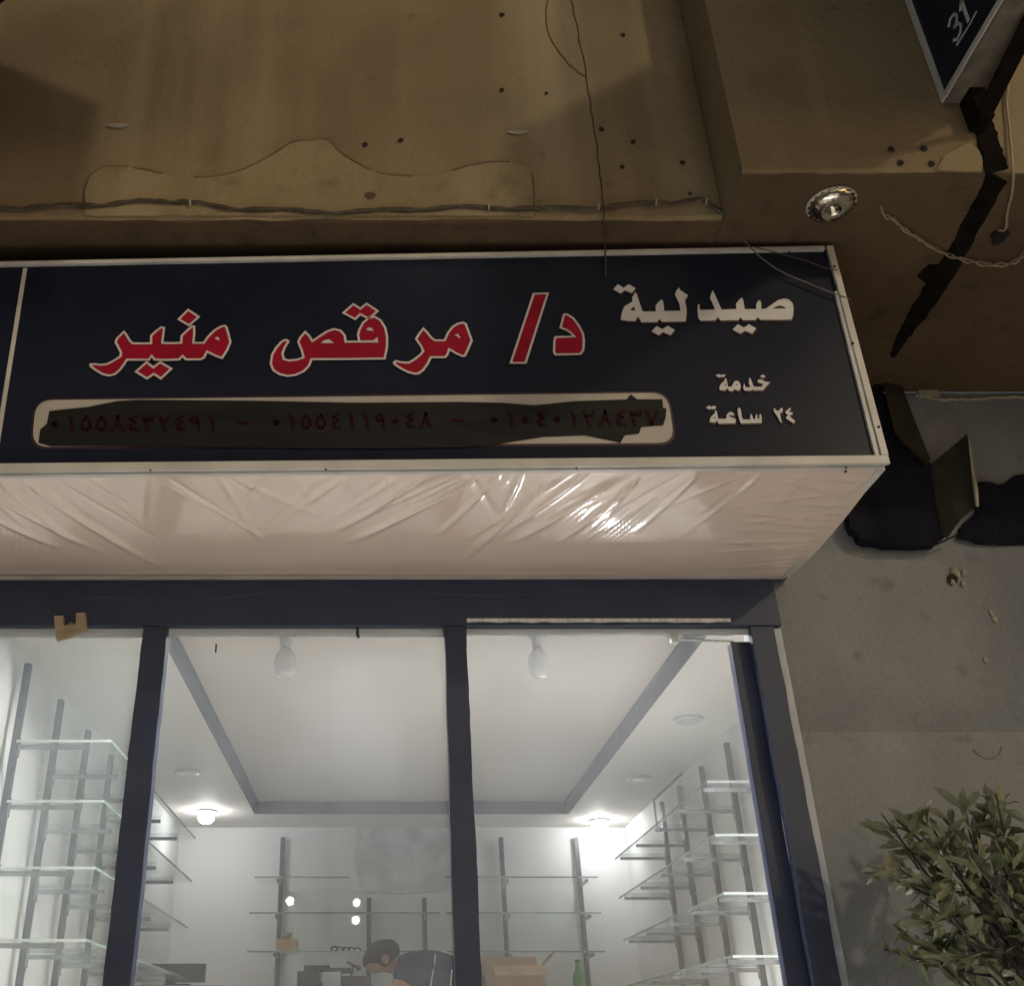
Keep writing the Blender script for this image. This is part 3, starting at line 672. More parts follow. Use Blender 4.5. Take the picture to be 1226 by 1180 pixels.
bk.build('bracket_gap_shade', M['tar'], blade)  # blackened to stand for the shaded gap behind the sign

# unseen board added at an angle to throw the slanted shadow at upper left
P0 = Vector((-.20,1.20,0)); P1 = Vector((-1.84,2.195,0)); sdv = (P1-P0).normalized(); nrm = Vector((sdv.y,-sdv.x,0))
ob = thing('shadow_board', 'plain dark board added out of view to cast the slanted shadow', 'shadow board', (P1.x, P1.y, 2.345))
MB().slab([P0+Vector((0,0,2.345)), P1+Vector((0,0,2.345)), P1+Vector((0,0,2.945)), P0+Vector((0,0,2.945))], nrm*0.07).build('sign_face', M['black'], ob)
MB().bar(P0+Vector((0,0,2.958))+nrm*.035, P1+Vector((0,0,2.958))+nrm*.035, .07, .022).build('edge_trim', M['cream'], ob)

# ------------------------------------------------------------------ wires
def wire(name, pts, r, m, label, n=6, jit=0.0, cat='cable', twist=None):
    mb = MB(); rnd = random.Random(len(pts)*7+int(r*1e5))
    P = curve_pts(pts, n)
    strands = twist or 1
    for s in range(strands):
        Q = []
        ph = rnd.uniform(0, 6.28)
        for i, p in enumerate(P):
            o = Vector((0,0,0))
            if strands > 1: o = Vector((0, -abs(math.sin(i*.9+s*3.14))*r*1.2, math.sin(i*.6+s*(3.14 if strands == 2 else 2.2)+(0 if strands == 2 else ph))*r*(2.6 if strands == 2 else 1.7)))
            Q.append(p+o+Vector((0,0,rnd.uniform(-jit,jit))))
        mb.tube(Q, r, 6)
    return tag(mb.build(name, m, None, smooth=True), label, cat)
yw_ = YL-.009
bundle = [at(u,v,yw_) for u,v in [(-60,250),(0,250),(40,248),(100,246),(150,243),(200,241),(235,244),(290,250),(360,253),(420,254),(480,251),(540,249),(600,249),(660,250),(720,248),(770,244),(820,241),(845,241)]]
bundle += [at(858,251,YL-.009), at(869,262,2.23)]
wire('cable_bundle', bundle, .0035, M['cable_dark'], 'dark bundle of cables running along the tan wall above the black sign', 6, .0015, 'cable', 3)
wire('sign_wire', [at(852,246,YL-.012), at(866,257,YL-.006), at(886,281,2.27), at(903,301,2.276), at(930,322,2.281), at(958,335,2.281), at(990,348,2.281), at(1012,356,2.283), at(1018,360,2.31)], .0021, M['cable_grey'], 'thin wire trailing from the wall bend down across the right end of the sign', 6, .0008)
wire('loose_wire', [at(905,296,2.276), at(935,304,2.279), at(965,312,2.281), at(985,320,2.281), at(1002,323,2.283)], .0016, M['cable_dark'], 'short dark wire lying over the top right corner of the sign', 6, .0006)
for u, v in [(228,242),(585,248),(716,247),(785,242),(845,241)]:
    p = at(u, v, yw_-.003); c = MB(); c.tube([p+Vector((random.uniform(-.004,.004),0,.013)), p+Vector((0,-.009,0)), p+Vector((0,0,-.013))], .003, 6)
    tag(c.build('cable_clip', M['cable_pale'], None), {228:'pale cable clip furthest left on the dark cable bundle',585:'pale cable clip below the bump of the old sign outline',716:'pale cable clip where a thin wire hangs down',785:'pale cable clip on the bundle right of the hanging wire',845:'pale cable clip at the bend where cables leave the wall'}[u], 'clip', 'clips on the cable bundle')
wire('hanging_wire', [at(722,243,YL-.008), at(723,262,YL-.012), at(724,290,2.272), at(725,312,2.272), at(725,332,2.279)], .0022, M['cable_dark'], 'thin wire hanging from the cable bundle onto the sign top', 5)
wire('twisted_flex', [at_z(u,v,ZS-.012) for u,v in [(1054,247),(1059,259),(1070,263),(1082,275),(1100,286),(1115,296),(1127,302),(1145,309),(1170,315),(1195,318),(1215,314),(1226,303),(1240,285)]], .0026, M['cable_pale'], 'pale twisted flex drooping under the slab beside the round lamp', 6, .003, 'cable', 2)
wire('drop_wire', [at(1222,30,YR-.012), at(1206,110,YR-.010), at(1208,150,YR-.010), at(1212,195,YR-.010), at_z(1213,215,ZS-.004), at_z(1211,235,ZS-.012), at_z(1206,255,ZS-.014), at_z(1204,274,ZS-.014), at_z(1195,276,ZS-.012)], .0035, M['cable_pale'], 'pale wire dropping down the wall at the right edge', 6, .001, 'cable')
c = at_z(1196,281,ZS-.001)
tag(MB().slab([c+Vector((.022*math.cos(t)*random.uniform(.6,1.3), .03*math.sin(t)*random.uniform(.6,1.2), 0)) for t in [j*math.pi/5 for j in range(10)]], (0,0,-.012)).build('junction_stub', M['hole'], None), 'small dark stub under the slab where the pale wire ends', 'fixture')
hk_ = MB(); p = at(868,0,YL-.004); hk_.tube([p+Vector((0,0,.03)), p+Vector((0,-.01,0)), p+Vector((.004,-.014,-.03)), p+Vector((.018,-.01,-.038))], .004, 6)
tag(hk_.build('wall_hook', M['hole'], None), 'small dark hook on the upper wall near the corner step', 'hook')

# ------------------------------------------------------------------ fluted downlight under the slab
lc = at_z(995, 243, ZS)
dl = thing('downlight', 'round fluted silver lamp under the slab, right of the sign', 'lamp', lc)
n = 40; vs = []; fs = []
prof = [(.058,0),(.060,-.010),(.050,-.022),(.030,-.030),(.012,-.026),(.010,-.010)]
for r_, z_ in prof:
    for k in range(n):
        t = 2*math.pi*k/n; f = 1+(.06 if k % 2 else -.06)*(1 if r_ > .02 else 0)
        vs.append(lc+Vector((r_*f*math.cos(t), r_*f*math.sin(t)*1.05, z_-.001)))
for i in range(len(prof)-1):
    for k in range(n):
        a = i*n+k; b = i*n+(k+1) % n; fs.append((a,b,b+n,a+n))
fs.append(tuple(range((len(prof)-1)*n, len(prof)*n)))
mb = MB(); mb.add(vs, fs); mb.build('reflector', mat('lamp_silver', (0.72,0.66,0.56), 0.16, metal=1.0), dl, smooth=True)
MB().lathe(lc+Vector((0,0,-.004)), [(.062,.003),(.066,0),(.062,-.003)], 40).build('rim', M['cream'], dl)

# ------------------------------------------------------------------ torn boards and sheets to the right of the sign
ts = thing('torn_sheeting', 'torn dark sheeting and broken board fixed to the wall beside the sign end', 'sheeting', tuple(at(1090,600,YW)))
from mathutils import noise as mnoise
def crumple(poly, Y, thick, name, m, par, amp=.012):
    P = []
    for i in range(len(poly)):
        a = Vector((*poly[i],0)); b = Vector((*poly[(i+1) % len(poly)],0))
        for k in range(3):
            P.append(a.lerp(b, k/3)+Vector((random.uniform(-1.6,1.6), random.uniform(-1.6,1.6), 0)))
    pts = [at(q.x, q.y, Y) for q in P]
    bm = bmesh.new(); vs = [bm.verts.new(p) for p in pts]
    for t in tessellate_polygon([pts]): bm.faces.new([vs[k] for k in t])
    for it in range(4):
        bmesh.ops.subdivide_edges(bm, edges=[e for e in bm.edges if e.calc_length() > .028], cuts=1)
        bmesh.ops.triangulate(bm, faces=bm.faces)
    for v in bm.verts:
        n = mnoise.fractal(v.co*11, 1.0, 2.0, 4)+.8*abs(mnoise.noise(v.co*6))
        v.co.y += -amp*n
    bmesh.ops.recalc_face_normals(bm, faces=bm.faces)
    ex = bmesh.ops.extrude_face_region(bm, geom=list(bm.faces))
    for v in [g for g in ex['geom'] if isinstance(g, bmesh.types.BMVert)]: v.co.y += thick
    bmesh.ops.recalc_face_normals(bm, faces=bm.faces)
    me = bpy.data.meshes.new(name); bm.to_mesh(me); bm.free(); me.materials.append(m)
    o = bpy.data.objects.new(name, me); COL.objects.link(o)
    if par is not None: o.parent = par; o.location = -par.location
    return o
crumple([(1000,520),(1052,455),(1074,520),(1113,556),(1130,560),(1132,640),(1120,652),(1060,652),(1030,645),(1016,628),(1012,600)], YW-.045, .040, 'dark_sheet', M['sheet'], ts)
MB().slab([at(1054,437,YW-.055), at(1074,446,YW-.035), at(1096,505,YW-.03), at(1114,549,YW-.04), at(1110,556,YW-.075), at(1072,518,YW-.080), at(1063,485,YW-.075)], (0.004,.012,0)).build('board_strip', M['ply'], ts)
MB().slab([at(1113,557,YW-.05), at(1158,519,YW-.10), at(1163,560,YW-.11), at(1169,606,YW-.11), at(1150,622,YW-.09), at(1136,642,YW-.055), at(1128,640,YW-.05)], (0,.012,0)).build('board_flap', M['ply'], ts)
MB().tube([at(1160,524,YW-.115), at(1164,560,YW-.122), at(1168,585,YW-.122), at(1170,606,YW-.118)], [.003,.004,.0075,.005], 6).build('flap_edge', M['mortar'], ts)
MB().tube([at(1016,628,YW-.05), at(1030,645,YW-.05), at(1060,652,YW-.05), at(1120,652,YW-.05), at(1146,640,YW-.05)], .003, 6).build('sheet_hem', M['sheet'], ts)
ts2 = crumple([(1146,642),(1152,628),(1168,612),(1172,578),(1194,581),(1215,570),(1250,560),(1270,600),(1250,652),(1170,651)], YW-.012, .010, 'dark_patch', M['sheet'], None)
tag(ts2, 'dark ragged sheet on the wall at the right edge behind the board flap', 'sheet')

# ------------------------------------------------------------------ shop interior fittings
ROWS = [.98, .77, .55, .325, .10]
def shelf_unit(label, posts, shelves, wall_dir, group='glass shelf units on the shop walls'):
    """posts: (x,y,top); shelves: (x0,x1,y0,y1,z); wall_dir: vector from the wall into the room"""
    x0, y0, _ = posts[0]; u = thing('shelf_unit', label, 'shelves', (x0, y0, ZF), group); wd = Vector(wall_dir)
    for x, y, zt in posts:
        m = MB(); hx, hy = (.011, .014) if wd.x else (.014, .011)
        m.box(x-hx, x+hx, y-hy, y+hy, ZF, zt); m.build('post', M['post'], u)
        for z in sorted(set(s[4] for s in shelves)):
            if not any(s[4] == z and s[0]-.06 <= x <= s[1]+.06 and s[2]-.06 <= y <= s[3]+.06 for s in shelves): continue
            b = MB(); p = Vector((x, y, z-.010))
            b.bar(p+wd*.012, p+wd*.27, .010, .016); b.bar(p+wd*.014+Vector((0,0,-.035)), p+wd*.014+Vector((0,0,.03)), .016, .008, (wd.x, wd.y, .01))
            b.build('bracket', M['bracket'], u)
    for sx0, sx1, sy0, sy1, z in shelves:
        s = MB().box(sx0, sx1, sy0, sy1, z, z+.008).build('shelf', M['shelf'], u)
        ed = MB(); q = .0012
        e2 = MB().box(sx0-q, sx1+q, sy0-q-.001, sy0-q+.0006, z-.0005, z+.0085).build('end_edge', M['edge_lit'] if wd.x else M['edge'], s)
        if wd.x > 0: ed.box(sx1+.0006, sx1+.0022, sy0+.0006, sy1, z-.0005, z+.0085)
        if wd.x < 0: ed.box(sx0-.0022, sx0-.0006, sy0+.0006, sy1, z-.0005, z+.0085)
        if wd.x: ed.build('edge', M['edge'], s)
    return u
pl = [3.73, 4.18, 4.63, 5.08, 5.53]
shelf_unit('glass shelves on steel posts along the left wall of the shop', [(XL+.045, y, 1.28) for y in pl], [(XL+.06, -.965, 3.70, 5.60, z) for z in ROWS], (1,0,0))
pr = [4.42, 4.85, 5.29, 5.73, 6.14]
shelf_unit('glass shelves on steel posts along the right wall of the shop', [(XR-.03, y, 1.28) for y in pr], [(1.335, XR-.045, 4.33, 6.25, z) for z in ROWS], (-1,0,0))
yb_ = YB-.03
shelf_unit('green tinted glass shelves on the left of the shop back wall', [(-.66, yb_, 1.28), (-.082, yb_, .90), (.277, yb_, .90)],
           [(-.80,-.20,yb_-.31,yb_-.015,.98)]+[(-.82,.36,yb_-.31,yb_-.015,z) for z in ROWS[1:]], (0,-1,0))
shelf_unit('glass shelves on the back wall right of the middle mullion', [(.797, yb_, 1.28), (1.30, yb_, 1.28)],
           [(.40,1.36,yb_-.31,yb_-.015,z) for z in ROWS], (0,-1,0))
pb = MB().slab([at(u,v,YB-.002) for u,v in [(428,986),(470,982),(540,986),(552,1030),(538,1066),(470,1070),(432,1066),(424,1030)]], (0,-.006,0)).build('plaster_patch', M['grimy'], None)
tag(pb, 'grey bare plaster patch high on the white back wall', 'patch')
# small glass sheet leaning across the tops of the right-hand posts
gp = thing('glass_panel', 'small clear glass sheet with a dark top edge across the right wall posts', 'glass panel', (1.555, 5.77, 1.12))
MB().box(1.551, 1.557, 5.46, 6.08, 1.12, 1.274).build('pane', M['shelf'], gp)
MB().box(1.549, 1.559, 5.45, 6.09, 1.275, 1.285).build('top_edge', M['post'], gp)
MB().box(1.549, 1.559, 6.082, 6.090, 1.12, 1.274).build('side_edge', M['post'], gp)
# ceiling discs
def disc(x, y, lit, label):
    t = thing('ceiling_lamp', label, 'ceiling lamp', (x, y, ZC), 'round ceiling lamps in the shop')
    MB().lathe((x,y,ZC-.014), [(.052,0),(.066,.004),(.070,.013)], 28).build('rim', M['fitting'], t, smooth=True)
    if lit: MB().lathe((x,y,ZC-.078), [(.010,0),(.028,.004),(.044,.016),(.050,.034),(.046,.052),(.034,.0635)], 24).build('diffuser', M['lamp'], t, smooth=True)
    else: MB().lathe((x,y,ZC-.017), [(.048,0),(.050,.0028)], 24).build('diffuser', M['bulb'], t)
disc(-1.10, 6.73, True, 'lit round ceiling lamp glaring above the left shelves near the back')
disc(1.42, 7.02, True, 'lit round ceiling lamp glaring in the back right corner of the ceiling')
disc(-1.05, 5.69, False, 'unlit round ceiling lamp above the left shelves')
disc(1.42, 5.83, False, 'unlit round ceiling lamp above the far right shelves')
disc(1.40, 4.69, False, 'unlit round ceiling lamp nearest the glass on the right')
for bx0, bx1, by, bz, mt, lab in ((1.22, 1.61, 3.40, ZC, 'tube', 'short fill tube added on the ceiling just inside the door, out of view'),
                              (-.66, 1.02, 3.49, ZT, 'fill_tube_long', 'long fill tube added on the tray ceiling just inside the shop window, out of view')):
    bt_ = thing('fill_batten', lab, 'lamp', ((bx0+bx1)/2, by, bz), 'added fill tubes inside the window')  # added lamps, hidden above the panes to brighten the shop ceiling
    dp = .060 if mt == 'fill_tube_long' else .036
    hb = MB(); hb.box(bx0, bx1, by-.036, by+.036, bz-.006, bz-.001); hb.box(bx0, bx1, by-.040, by-.036, bz-dp, bz-.001); hb.box(bx0, bx1, by+.036, by+.040, bz-dp, bz-.001)
    hb.build('housing', M['fitting'], bt_)
    MB().tube([(bx0+.01,by,bz-.030 if mt == 'fill_tube_long' else bz-.018),(bx1-.01,by,bz-.030 if mt == 'fill_tube_long' else bz-.018)], .012, 12).build('tube', M[mt], bt_, smooth=True)
wl = thing('streak_lamp', 'square lit panel added on a stand below view to put streaks in the awning sheet', 'streak lamp', (1.26, 5.30, ZF))  # lamp added below view for the streaks in the awning sheet
MB().box(1.13, 1.39, 5.305, 5.34, -.26, 0.0).build('housing', M['dark'], wl)
MB().box(1.14, 1.38, 5.296, 5.304, -.25, -.01).build('lens', M['streak_lens'], wl)
MB().tube([(1.26,5.33,ZF),(1.26,5.33,-.20)], .014, 10).build('stand', M['post'], wl)
# hanging bulbs
for x, y, lab in ((-.37, 3.84, 'white bulb hanging from the tray ceiling in the middle bay'), (.603, 3.84, 'white bulb hanging from the tray ceiling in the right bay')):
    t = thing('hanging_bulb', lab, 'bulb', (x, y, ZT), 'bulbs on the tray ceiling')
    MB().lathe((x,y,ZT-.05), [(.017,0),(.022,.006),(.024,.044),(.034,.0495)], 18).build('lamp_holder', M['fitting'], t, smooth=True)
    MB().lathe((x,y,ZT-.165), [(.006,0),(.024,.004),(.037,.016),(.041,.04),(.041,.07),(.034,.092),(.020,.110),(.016,.115)], 22).build('bulb', M['bulb'], t, smooth=True)

# counters
CT = .30
def counter(x0, x1, y0, y1, label, top='counter'):
    t = thing('counter', label, 'counter', ((x0+x1)/2, (y0+y1)/2, ZF))
    MB().box(x0+.03, x1-.03, y0+.03, y1-.02, ZF, CT-.035).build('cabinet', M['counter'], t)
    MB().box(x0, x1, y0, y1, CT-.034, CT).build('worktop', M['greypl'], t, bevel=.004)
counter(-.62, .12, 5.75, 6.15, 'shop counter carrying the till and printer in front of the person')
counter(.32, 1.25, 6.45, 6.92, 'back counter carrying the open carton and the green bottle')
counter(-1.28, -.78, 5.66, 6.10, 'small counter carrying the dark screen by the left shelves')
# things on the counters
def pt(u, v, Y): return at(u, v, Y)
Yc = 5.92
til = thing('till', 'black till on the counter left of the printer', 'till', (-.35, Yc, CT))
x0 = pt(357,1165,Yc).x; x1 = pt(383,1165,Yc).x
MB().box(x0, x1, Yc-.08, Yc+.10, CT, pt(370,1163,Yc).z).build('body', M['dark'], til, bevel=.006)
MB().box(x0+.03, x1+.05, Yc-.02, Yc+.02, pt(370,1163,Yc).z, pt(370,1155,Yc).z).build('screen', M['dark'], til, bevel=.004)
prn = thing('receipt_printer', 'small printer with a pale grey front on the counter beside the till', 'printer', (pt(398,1170,Yc).x, Yc, CT))
px0 = pt(387,1170,Yc).x; px1 = pt(409,1170,Yc).x; pz = pt(400,1164,Yc).z
MB().box(px0, px1, Yc-.10, Yc+.06, CT, pz).build('body', M['greypl'], prn, bevel=.006)
MB().box(px0+.005, px1+.06, Yc-.06, Yc+.06, pz, pz+.02).build('lid', M['dark'], prn, bevel=.003)
scn = thing('scanner_stand', 'black desk stand with a tilted head on the counter left of the person', 'stand', (pt(421,1165,Yc).x, Yc, CT))
xs = pt(420,1165,Yc).x
MB().box(xs-.05, xs+.09, Yc-.06, Yc+.08, CT, CT+.055).build('base', M['dark'], scn, bevel=.006)
MB().bar((xs+.0,Yc,CT+.05), tuple(pt(424,1155,Yc)), .008, .008).build('stem', M['dark'], scn)
MB().bar(tuple(pt(415,1151,Yc)), tuple(pt(432,1159,Yc)), .05, .010).build('head', M['dark'], scn, bevel=.002)
# black cable coil and small carton on the third shelf, box of papers
sy = YB-.20; zz = ROWS[2]+.009
bxp = MB(); a = at(331,1131,sy); b = at(356,1131,sy); h = 0.075
bxp.box(a.x, b.x, sy-.05, sy+.06, zz, zz+h)
sm = thing('small_carton', 'small brown carton on the third glass shelf of the back wall', 'carton', (a.x+.06, sy, zz))
bxp.build('box', M['card'], sm, bevel=.002); MB().slab([(a.x+.05,sy-.05,zz+h),(a.x+.09,sy-.05,zz+h),(a.x+.105,sy-.06,zz+h+.035),(a.x+.07,sy-.06,zz+h+.035)], (0,.003,0)).build('flap', M['card'], sm)
co = MB(); a = at(401,1131,sy); b = at(428,1131,sy)
for k in range(5):
    f = k/4; cx_ = a.x+(b.x-a.x)*f
    co.tube([Vector((cx_+.022*math.cos(t), sy+.02*math.sin(t*2), zz+.014+.012*math.sin(t)+.008*(1-f))) for t in [j*math.pi/6 for j in range(13)]], .006, 6)
tag(co.build('cable_coil', M['dark'], None), 'black coil of cable lying on the third back shelf', 'cable')
# open carton
Yk = 6.66; a = at(578,1152,Yk).x; b = at(648,1152,Yk).x; zt = at(610,1152,Yk-.14).z
ct = thing('open_carton', 'open brown cardboard carton with raised flaps on the back counter', 'carton', ((a+b)/2, Yk, CT))
k = MB(); th = .004
k.box(a, b, Yk-.14, Yk-.14+th, CT, zt-.012); k.box(a, b, Yk+.14-th, Yk+.14, CT, zt+.0); k.box(a, a+th, Yk-.14+th, Yk+.14-th, CT, zt); k.box(b-th, b, Yk-.14+th, Yk+.14-th, CT, zt); k.box(a+th, b-th, Yk-.14+th, Yk+.14-th, CT, CT+.004)
k.build('box', M['card'], ct)
MB().slab([(a+.04,Yk-.142,zt-.012),(b,Yk-.142,zt-.012),(b+.005,Yk-.26,zt-.07),(a+.05,Yk-.26,zt-.07)], (0,0,-.004)).build('flap', M['card'], ct)
MB().slab([(b+.002,Yk-.13,zt),(b+.002,Yk+.13,zt),(b+.07,Yk+.13,zt+.065),(b+.07,Yk-.13,zt+.065)], (.003,0,-.003)).build('flap', M['box_in'], ct)
MB().slab([(a,Yk+.138,zt+.001),(b,Yk+.138,zt+.001),(b-.01,Yk+.16,zt+.055),(a+.01,Yk+.16,zt+.055)], (0,.004,0)).build('flap', M['card'], ct)
# bottle
bp_ = at(693,1170,6.60); zt = at(692,1148,6.60).z
H = zt-CT
bt = thing('bottle', 'green bottle standing right of the open carton', 'bottle', (bp_.x, 6.60, CT))
MB().lathe((bp_.x,6.60,CT), [(.030,0),(.037,.006),(.037,H*.45),(.033,H*.55),(.016,H*.72),(.014,H*.92)], 18).build('body', M['bottle'], bt, smooth=True)
MB().lathe((bp_.x,6.60,CT+H*.92), [(.015,0.0005),(.016,.002),(.016,H*.07),(.012,H*.08)], 14).build('cap', M['bottle'], bt, smooth=True)
# dark screen by the left shelves
Ym = 5.80; A_ = at(166,1153,Ym); B_ = at(247,1151,Ym)
mo = thing('monitor', 'dark flat screen standing by the left shelves', 'monitor', ((A_.x+B_.x)/2, Ym, CT))
MB().box(A_.x, B_.x, Ym-.012, Ym+.02, CT+.02, A_.z).build('screen', mat('screen_dark', (0.03,0.033,0.042), 0.12, (0.06,0.065,0.08), 5), mo, bevel=.004)
MB().box((A_.x+B_.x)/2-.10, (A_.x+B_.x)/2+.10, Ym-.06, Ym+.06, CT+.001, CT+.012).build('foot', M['dark'], mo); MB().box((A_.x+B_.x)/2-.02, (A_.x+B_.x)/2+.02, Ym+.0, Ym+.018, CT+.012, CT+.03).build('neck', M['dark'], mo)
bxs = at(183,1172,5.72); tag(MB().box(bxs.x-.045, bxs.x+.06, 5.69, 5.75, CT+.0005, bxs.z+.02).build('white_box', M['fitting'], None, bevel=.003), 'small white box in front of the dark screen', 'box')

# ------------------------------------------------------------------ person bending over the counter
def skin_mesh(name, verts, edges, radii, root, m, parent, sub=2):
    me = bpy.data.meshes.new(name); me.from_pydata([tuple(v) for v in verts], edges, []); me.update()
    o = bpy.data.objects.new(name+'_tmp', me); COL.objects.link(o)
    sk = o.modifiers.new('skin', 'SKIN'); sk.use_smooth_shade = True
    sv = me.skin_vertices[0].data
    for i, r in enumerate(radii):
        sv[i].radius = r if isinstance(r, tuple) else (r, r); sv[i].use_root = (i == root)
    ss = o.modifiers.new('sub', 'SUBSURF'); ss.levels = sub; ss.render_levels = sub
    dg = bpy.context.evaluated_depsgraph_get(); ev = o.evaluated_get(dg)
    nm = bpy.data.meshes.new_from_object(ev); nm.name = name
    COL.objects.unlink(o); bpy.data.objects.remove(o)
    nm.materials.clear(); nm.materials.append(m)
    for p in nm.polygons: p.use_smooth = True
    r_ = bpy.data.objects.new(name, nm); COL.objects.link(r_)
    if parent is not None:
        r_.parent = parent; r_.location = -parent.location
    return r_
PYc = 6.44
person = thing('person', 'person in a navy shirt with white piping bending forward over the counter, head down', 'person', (.55, PYc, ZF))
V = []; Ed = []; Rr = []
def jn(p, r, par=None):
    V.append(Vector(p)); Rr.append(r)
    if par is not None: Ed.append((par, len(V)-1))
    return len(V)-1
pel = jn((.56,PYc,.24), (.135,.11))
sp1 = jn((.44,PYc,.33), (.13,.11), pel); sp2 = jn((.30,PYc,.40), (.145,.115), sp1); sp3 = jn((.17,PYc,.43), (.14,.10), sp2)
nk = jn((.085,PYc,.445), .055, sp3); hd0 = jn((.04,PYc,.465), .062, nk); hd1 = jn((-.015,PYc,.48), (.080,.082), hd0); hd2 = jn((-.055,PYc,.455), (.070,.072), hd1); jaw = jn((-.075,PYc,.41), (.045,.045), hd2)
for sgn in (-1, 1):
    sh = jn((.15,PYc+sgn*.19,.40), .062, sp3)
    el = jn((.02,PYc+sgn*.25,.17), .042, sh) if sgn < 0 else jn((.0,PYc+sgn*.20,.22), .042, sh)
    wr = jn((-.20,PYc+sgn*.12-.10,.335), .027, el); pm = jn((-.255,PYc+sgn*.11-.11,.345), (.036,.018), wr)
    for q in range(4):
        f0 = jn((-.295,PYc+sgn*.11-.14+q*.021,.345), .0085, pm); f1 = jn((-.325+.004*abs(q-1.5),PYc+sgn*.11-.142+q*.021,.338), .0080, f0); jn((-.342+.006*abs(q-1.5),PYc+sgn*.11-.142+q*.021,.322), .0070, f1)
    t0 = jn((-.245,PYc+sgn*.11-.11-sgn*.042,.338), .010, pm); jn((-.272,PYc+sgn*.11-.11-sgn*.055,.325), .0085, t0)
    hp = jn((.58,PYc+sgn*.09,.15), .092, pel); kn = jn((.55,PYc+sgn*.10,-.19), .062, hp); an = jn((.60,PYc+sgn*.10,-.53), .042, kn); jn((.47,PYc+sgn*.11,-.57), .032, an)
skin_mesh('body', V, Ed, Rr, pel, M['skin'], person)
# face: nose, brow and ear stay with the body's head; the shirt, trousers and hair are pieces of their own
fc = MB(); fc.lathe((.018,PYc-.083,.445), [(.004,0),(.016,.006),(.020,.022),(.018,.040),(.006,.050)], 10, 1.0, .5); fc.build('ear', M['skin'], person, smooth=True)
fc = MB(); fc.tube([(-.118,PYc,.445),(-.138,PYc,.425),(-.128,PYc,.415)], [.008,.013,.009], 8); fc.build('nose', M['skin'], person, smooth=True)
V2 = []; E2 = []; R2 = []
def j2(p, r, par=None):
    V2.append(Vector(p)); R2.append(r)
    if par is not None: E2.append((par, len(V2)-1))
    return len(V2)-1
a0 = j2((.57,PYc,.26), (.150,.13)); a1 = j2((.44,PYc,.34), (.152,.135), a0); a2 = j2((.30,PYc,.41), (.168,.135), a1); a3 = j2((.17,PYc,.435), (.160,.118), a2); j2((.115,PYc,.442), (.085,.07), a3)
for sgn in (-1, 1):
    b0 = j2((.15,PYc+sgn*.19,.405), .080, a3); j2((.095,PYc+sgn*.225,.315), .066, b0)
skin_mesh('shirt', V2, E2, R2, 0, M['navy'], person)
V2 = []; E2 = []; R2 = []
a0 = j2((.58,PYc,.20), (.150,.12))
for sgn in (-1, 1):
    b0 = j2((.585,PYc+sgn*.09,.12), .108, a0); b1 = j2((.555,PYc+sgn*.10,-.19), .082, b0); j2((.60,PYc+sgn*.10,-.52), .068, b1)
skin_mesh('trousers', V2, E2, R2, 0, M['trouser'], person)
bm = bmesh.new(); bmesh.ops.create_uvsphere(bm, u_segments=24, v_segments=16, radius=1.0)
R_ = Matrix.Translation(Vector((-.004,PYc,.492))) @ Matrix.Rotation(math.radians(-30), 4, 'Y') @ Matrix.Diagonal((.114,.088,.078,1))
rh = random.Random(4)
for v_ in bm.verts:
    k = 1+rh.uniform(-.02,.02)
    if v_.co.z < 0: v_.co.z *= .10+.95*max(0,min(1,(v_.co.x+.62)/.5))
    v_.co *= k
bm.transform(R_); hm = bpy.data.meshes.new('hair'); bm.to_mesh(hm); bm.free(); hm.materials.append(M['hair'])
for p in hm.polygons: p.use_smooth = True
ho = bpy.data.objects.new('hair', hm); COL.objects.link(ho); ho.parent = person; ho.location = -person.location
pp_ = MB()
pp_.tube([at(u,v,PYc-.175) for u,v in [(521,1142),(520,1155),(517,1170),(514,1190)]], .004, 6)
pp_.build('shirt_piping', M['stripe'], person)
pp_ = MB(); pp_.tube([at(u,v,PYc-.17) for u,v in [(541,1160),(540,1172),(539,1190)]], .004, 6); pp_.build('shirt_piping', M['stripe'], person)

# ------------------------------------------------------------------ potted tree against the right wall
cr = Vector((1.455, 2.72, .345))
tree = thing('potted_tree', 'potted tree with narrow dull green leaves against the grey wall', 'tree', (1.66, 2.70, -EYE+.14))
zg = -EYE+.14
MB().lathe((1.66,2.70,zg), [(.13,0),(.15,.02),(.19,.34),(.205,.345),(.205,.38),(.18,.385),(.17,.36)], 26).build('pot', M['pot'], tree, smooth=True)
MB().lathe((1.66,2.70,zg+.33), [(.168,0),(.168,.02)], 20).build('soil', M['soil'], tree)
tk = MB(); tp = curve_pts([(1.66,2.70,zg+.34),(1.655,2.69,-.8),(1.62,2.66,-.3),(1.555,2.66,.02),(1.50,2.68,.20),(1.47,2.70,.36)], 6)
tk.tube(tp, [.030-.018*i/(len(tp)-1) for i in range(len(tp))], 9)
rl = random.Random(11)
tips = []
for k in range(52):
    t = rl.uniform(.45, 1.0); b0 = tp[int(t*(len(tp)-1))]
    th_ = rl.uniform(0, 2*math.pi); ph = rl.uniform(-.9, 1.2); rr = rl.uniform(.65, 1.0)
    e_ = cr+Vector((.30*rr*math.cos(th_)*math.cos(ph), .24*rr*math.sin(th_)*math.cos(ph), .27*rr*math.sin(ph)))
    if e_.y > YW-.06: e_.y = YW-.06
    mid = b0.lerp(e_, .5)+Vector((rl.uniform(-.03,.03), rl.uniform(-.03,.03), rl.uniform(-.01,.05)))
    path = curve_pts([b0, mid, e_], 5); tk.tube(path, [0.006-.0036*i/(len(path)-1) for i in range(len(path))], 5); tips.append(path)
tk.build('trunk', M['bark'], tree, smooth=True)
lv = MB()
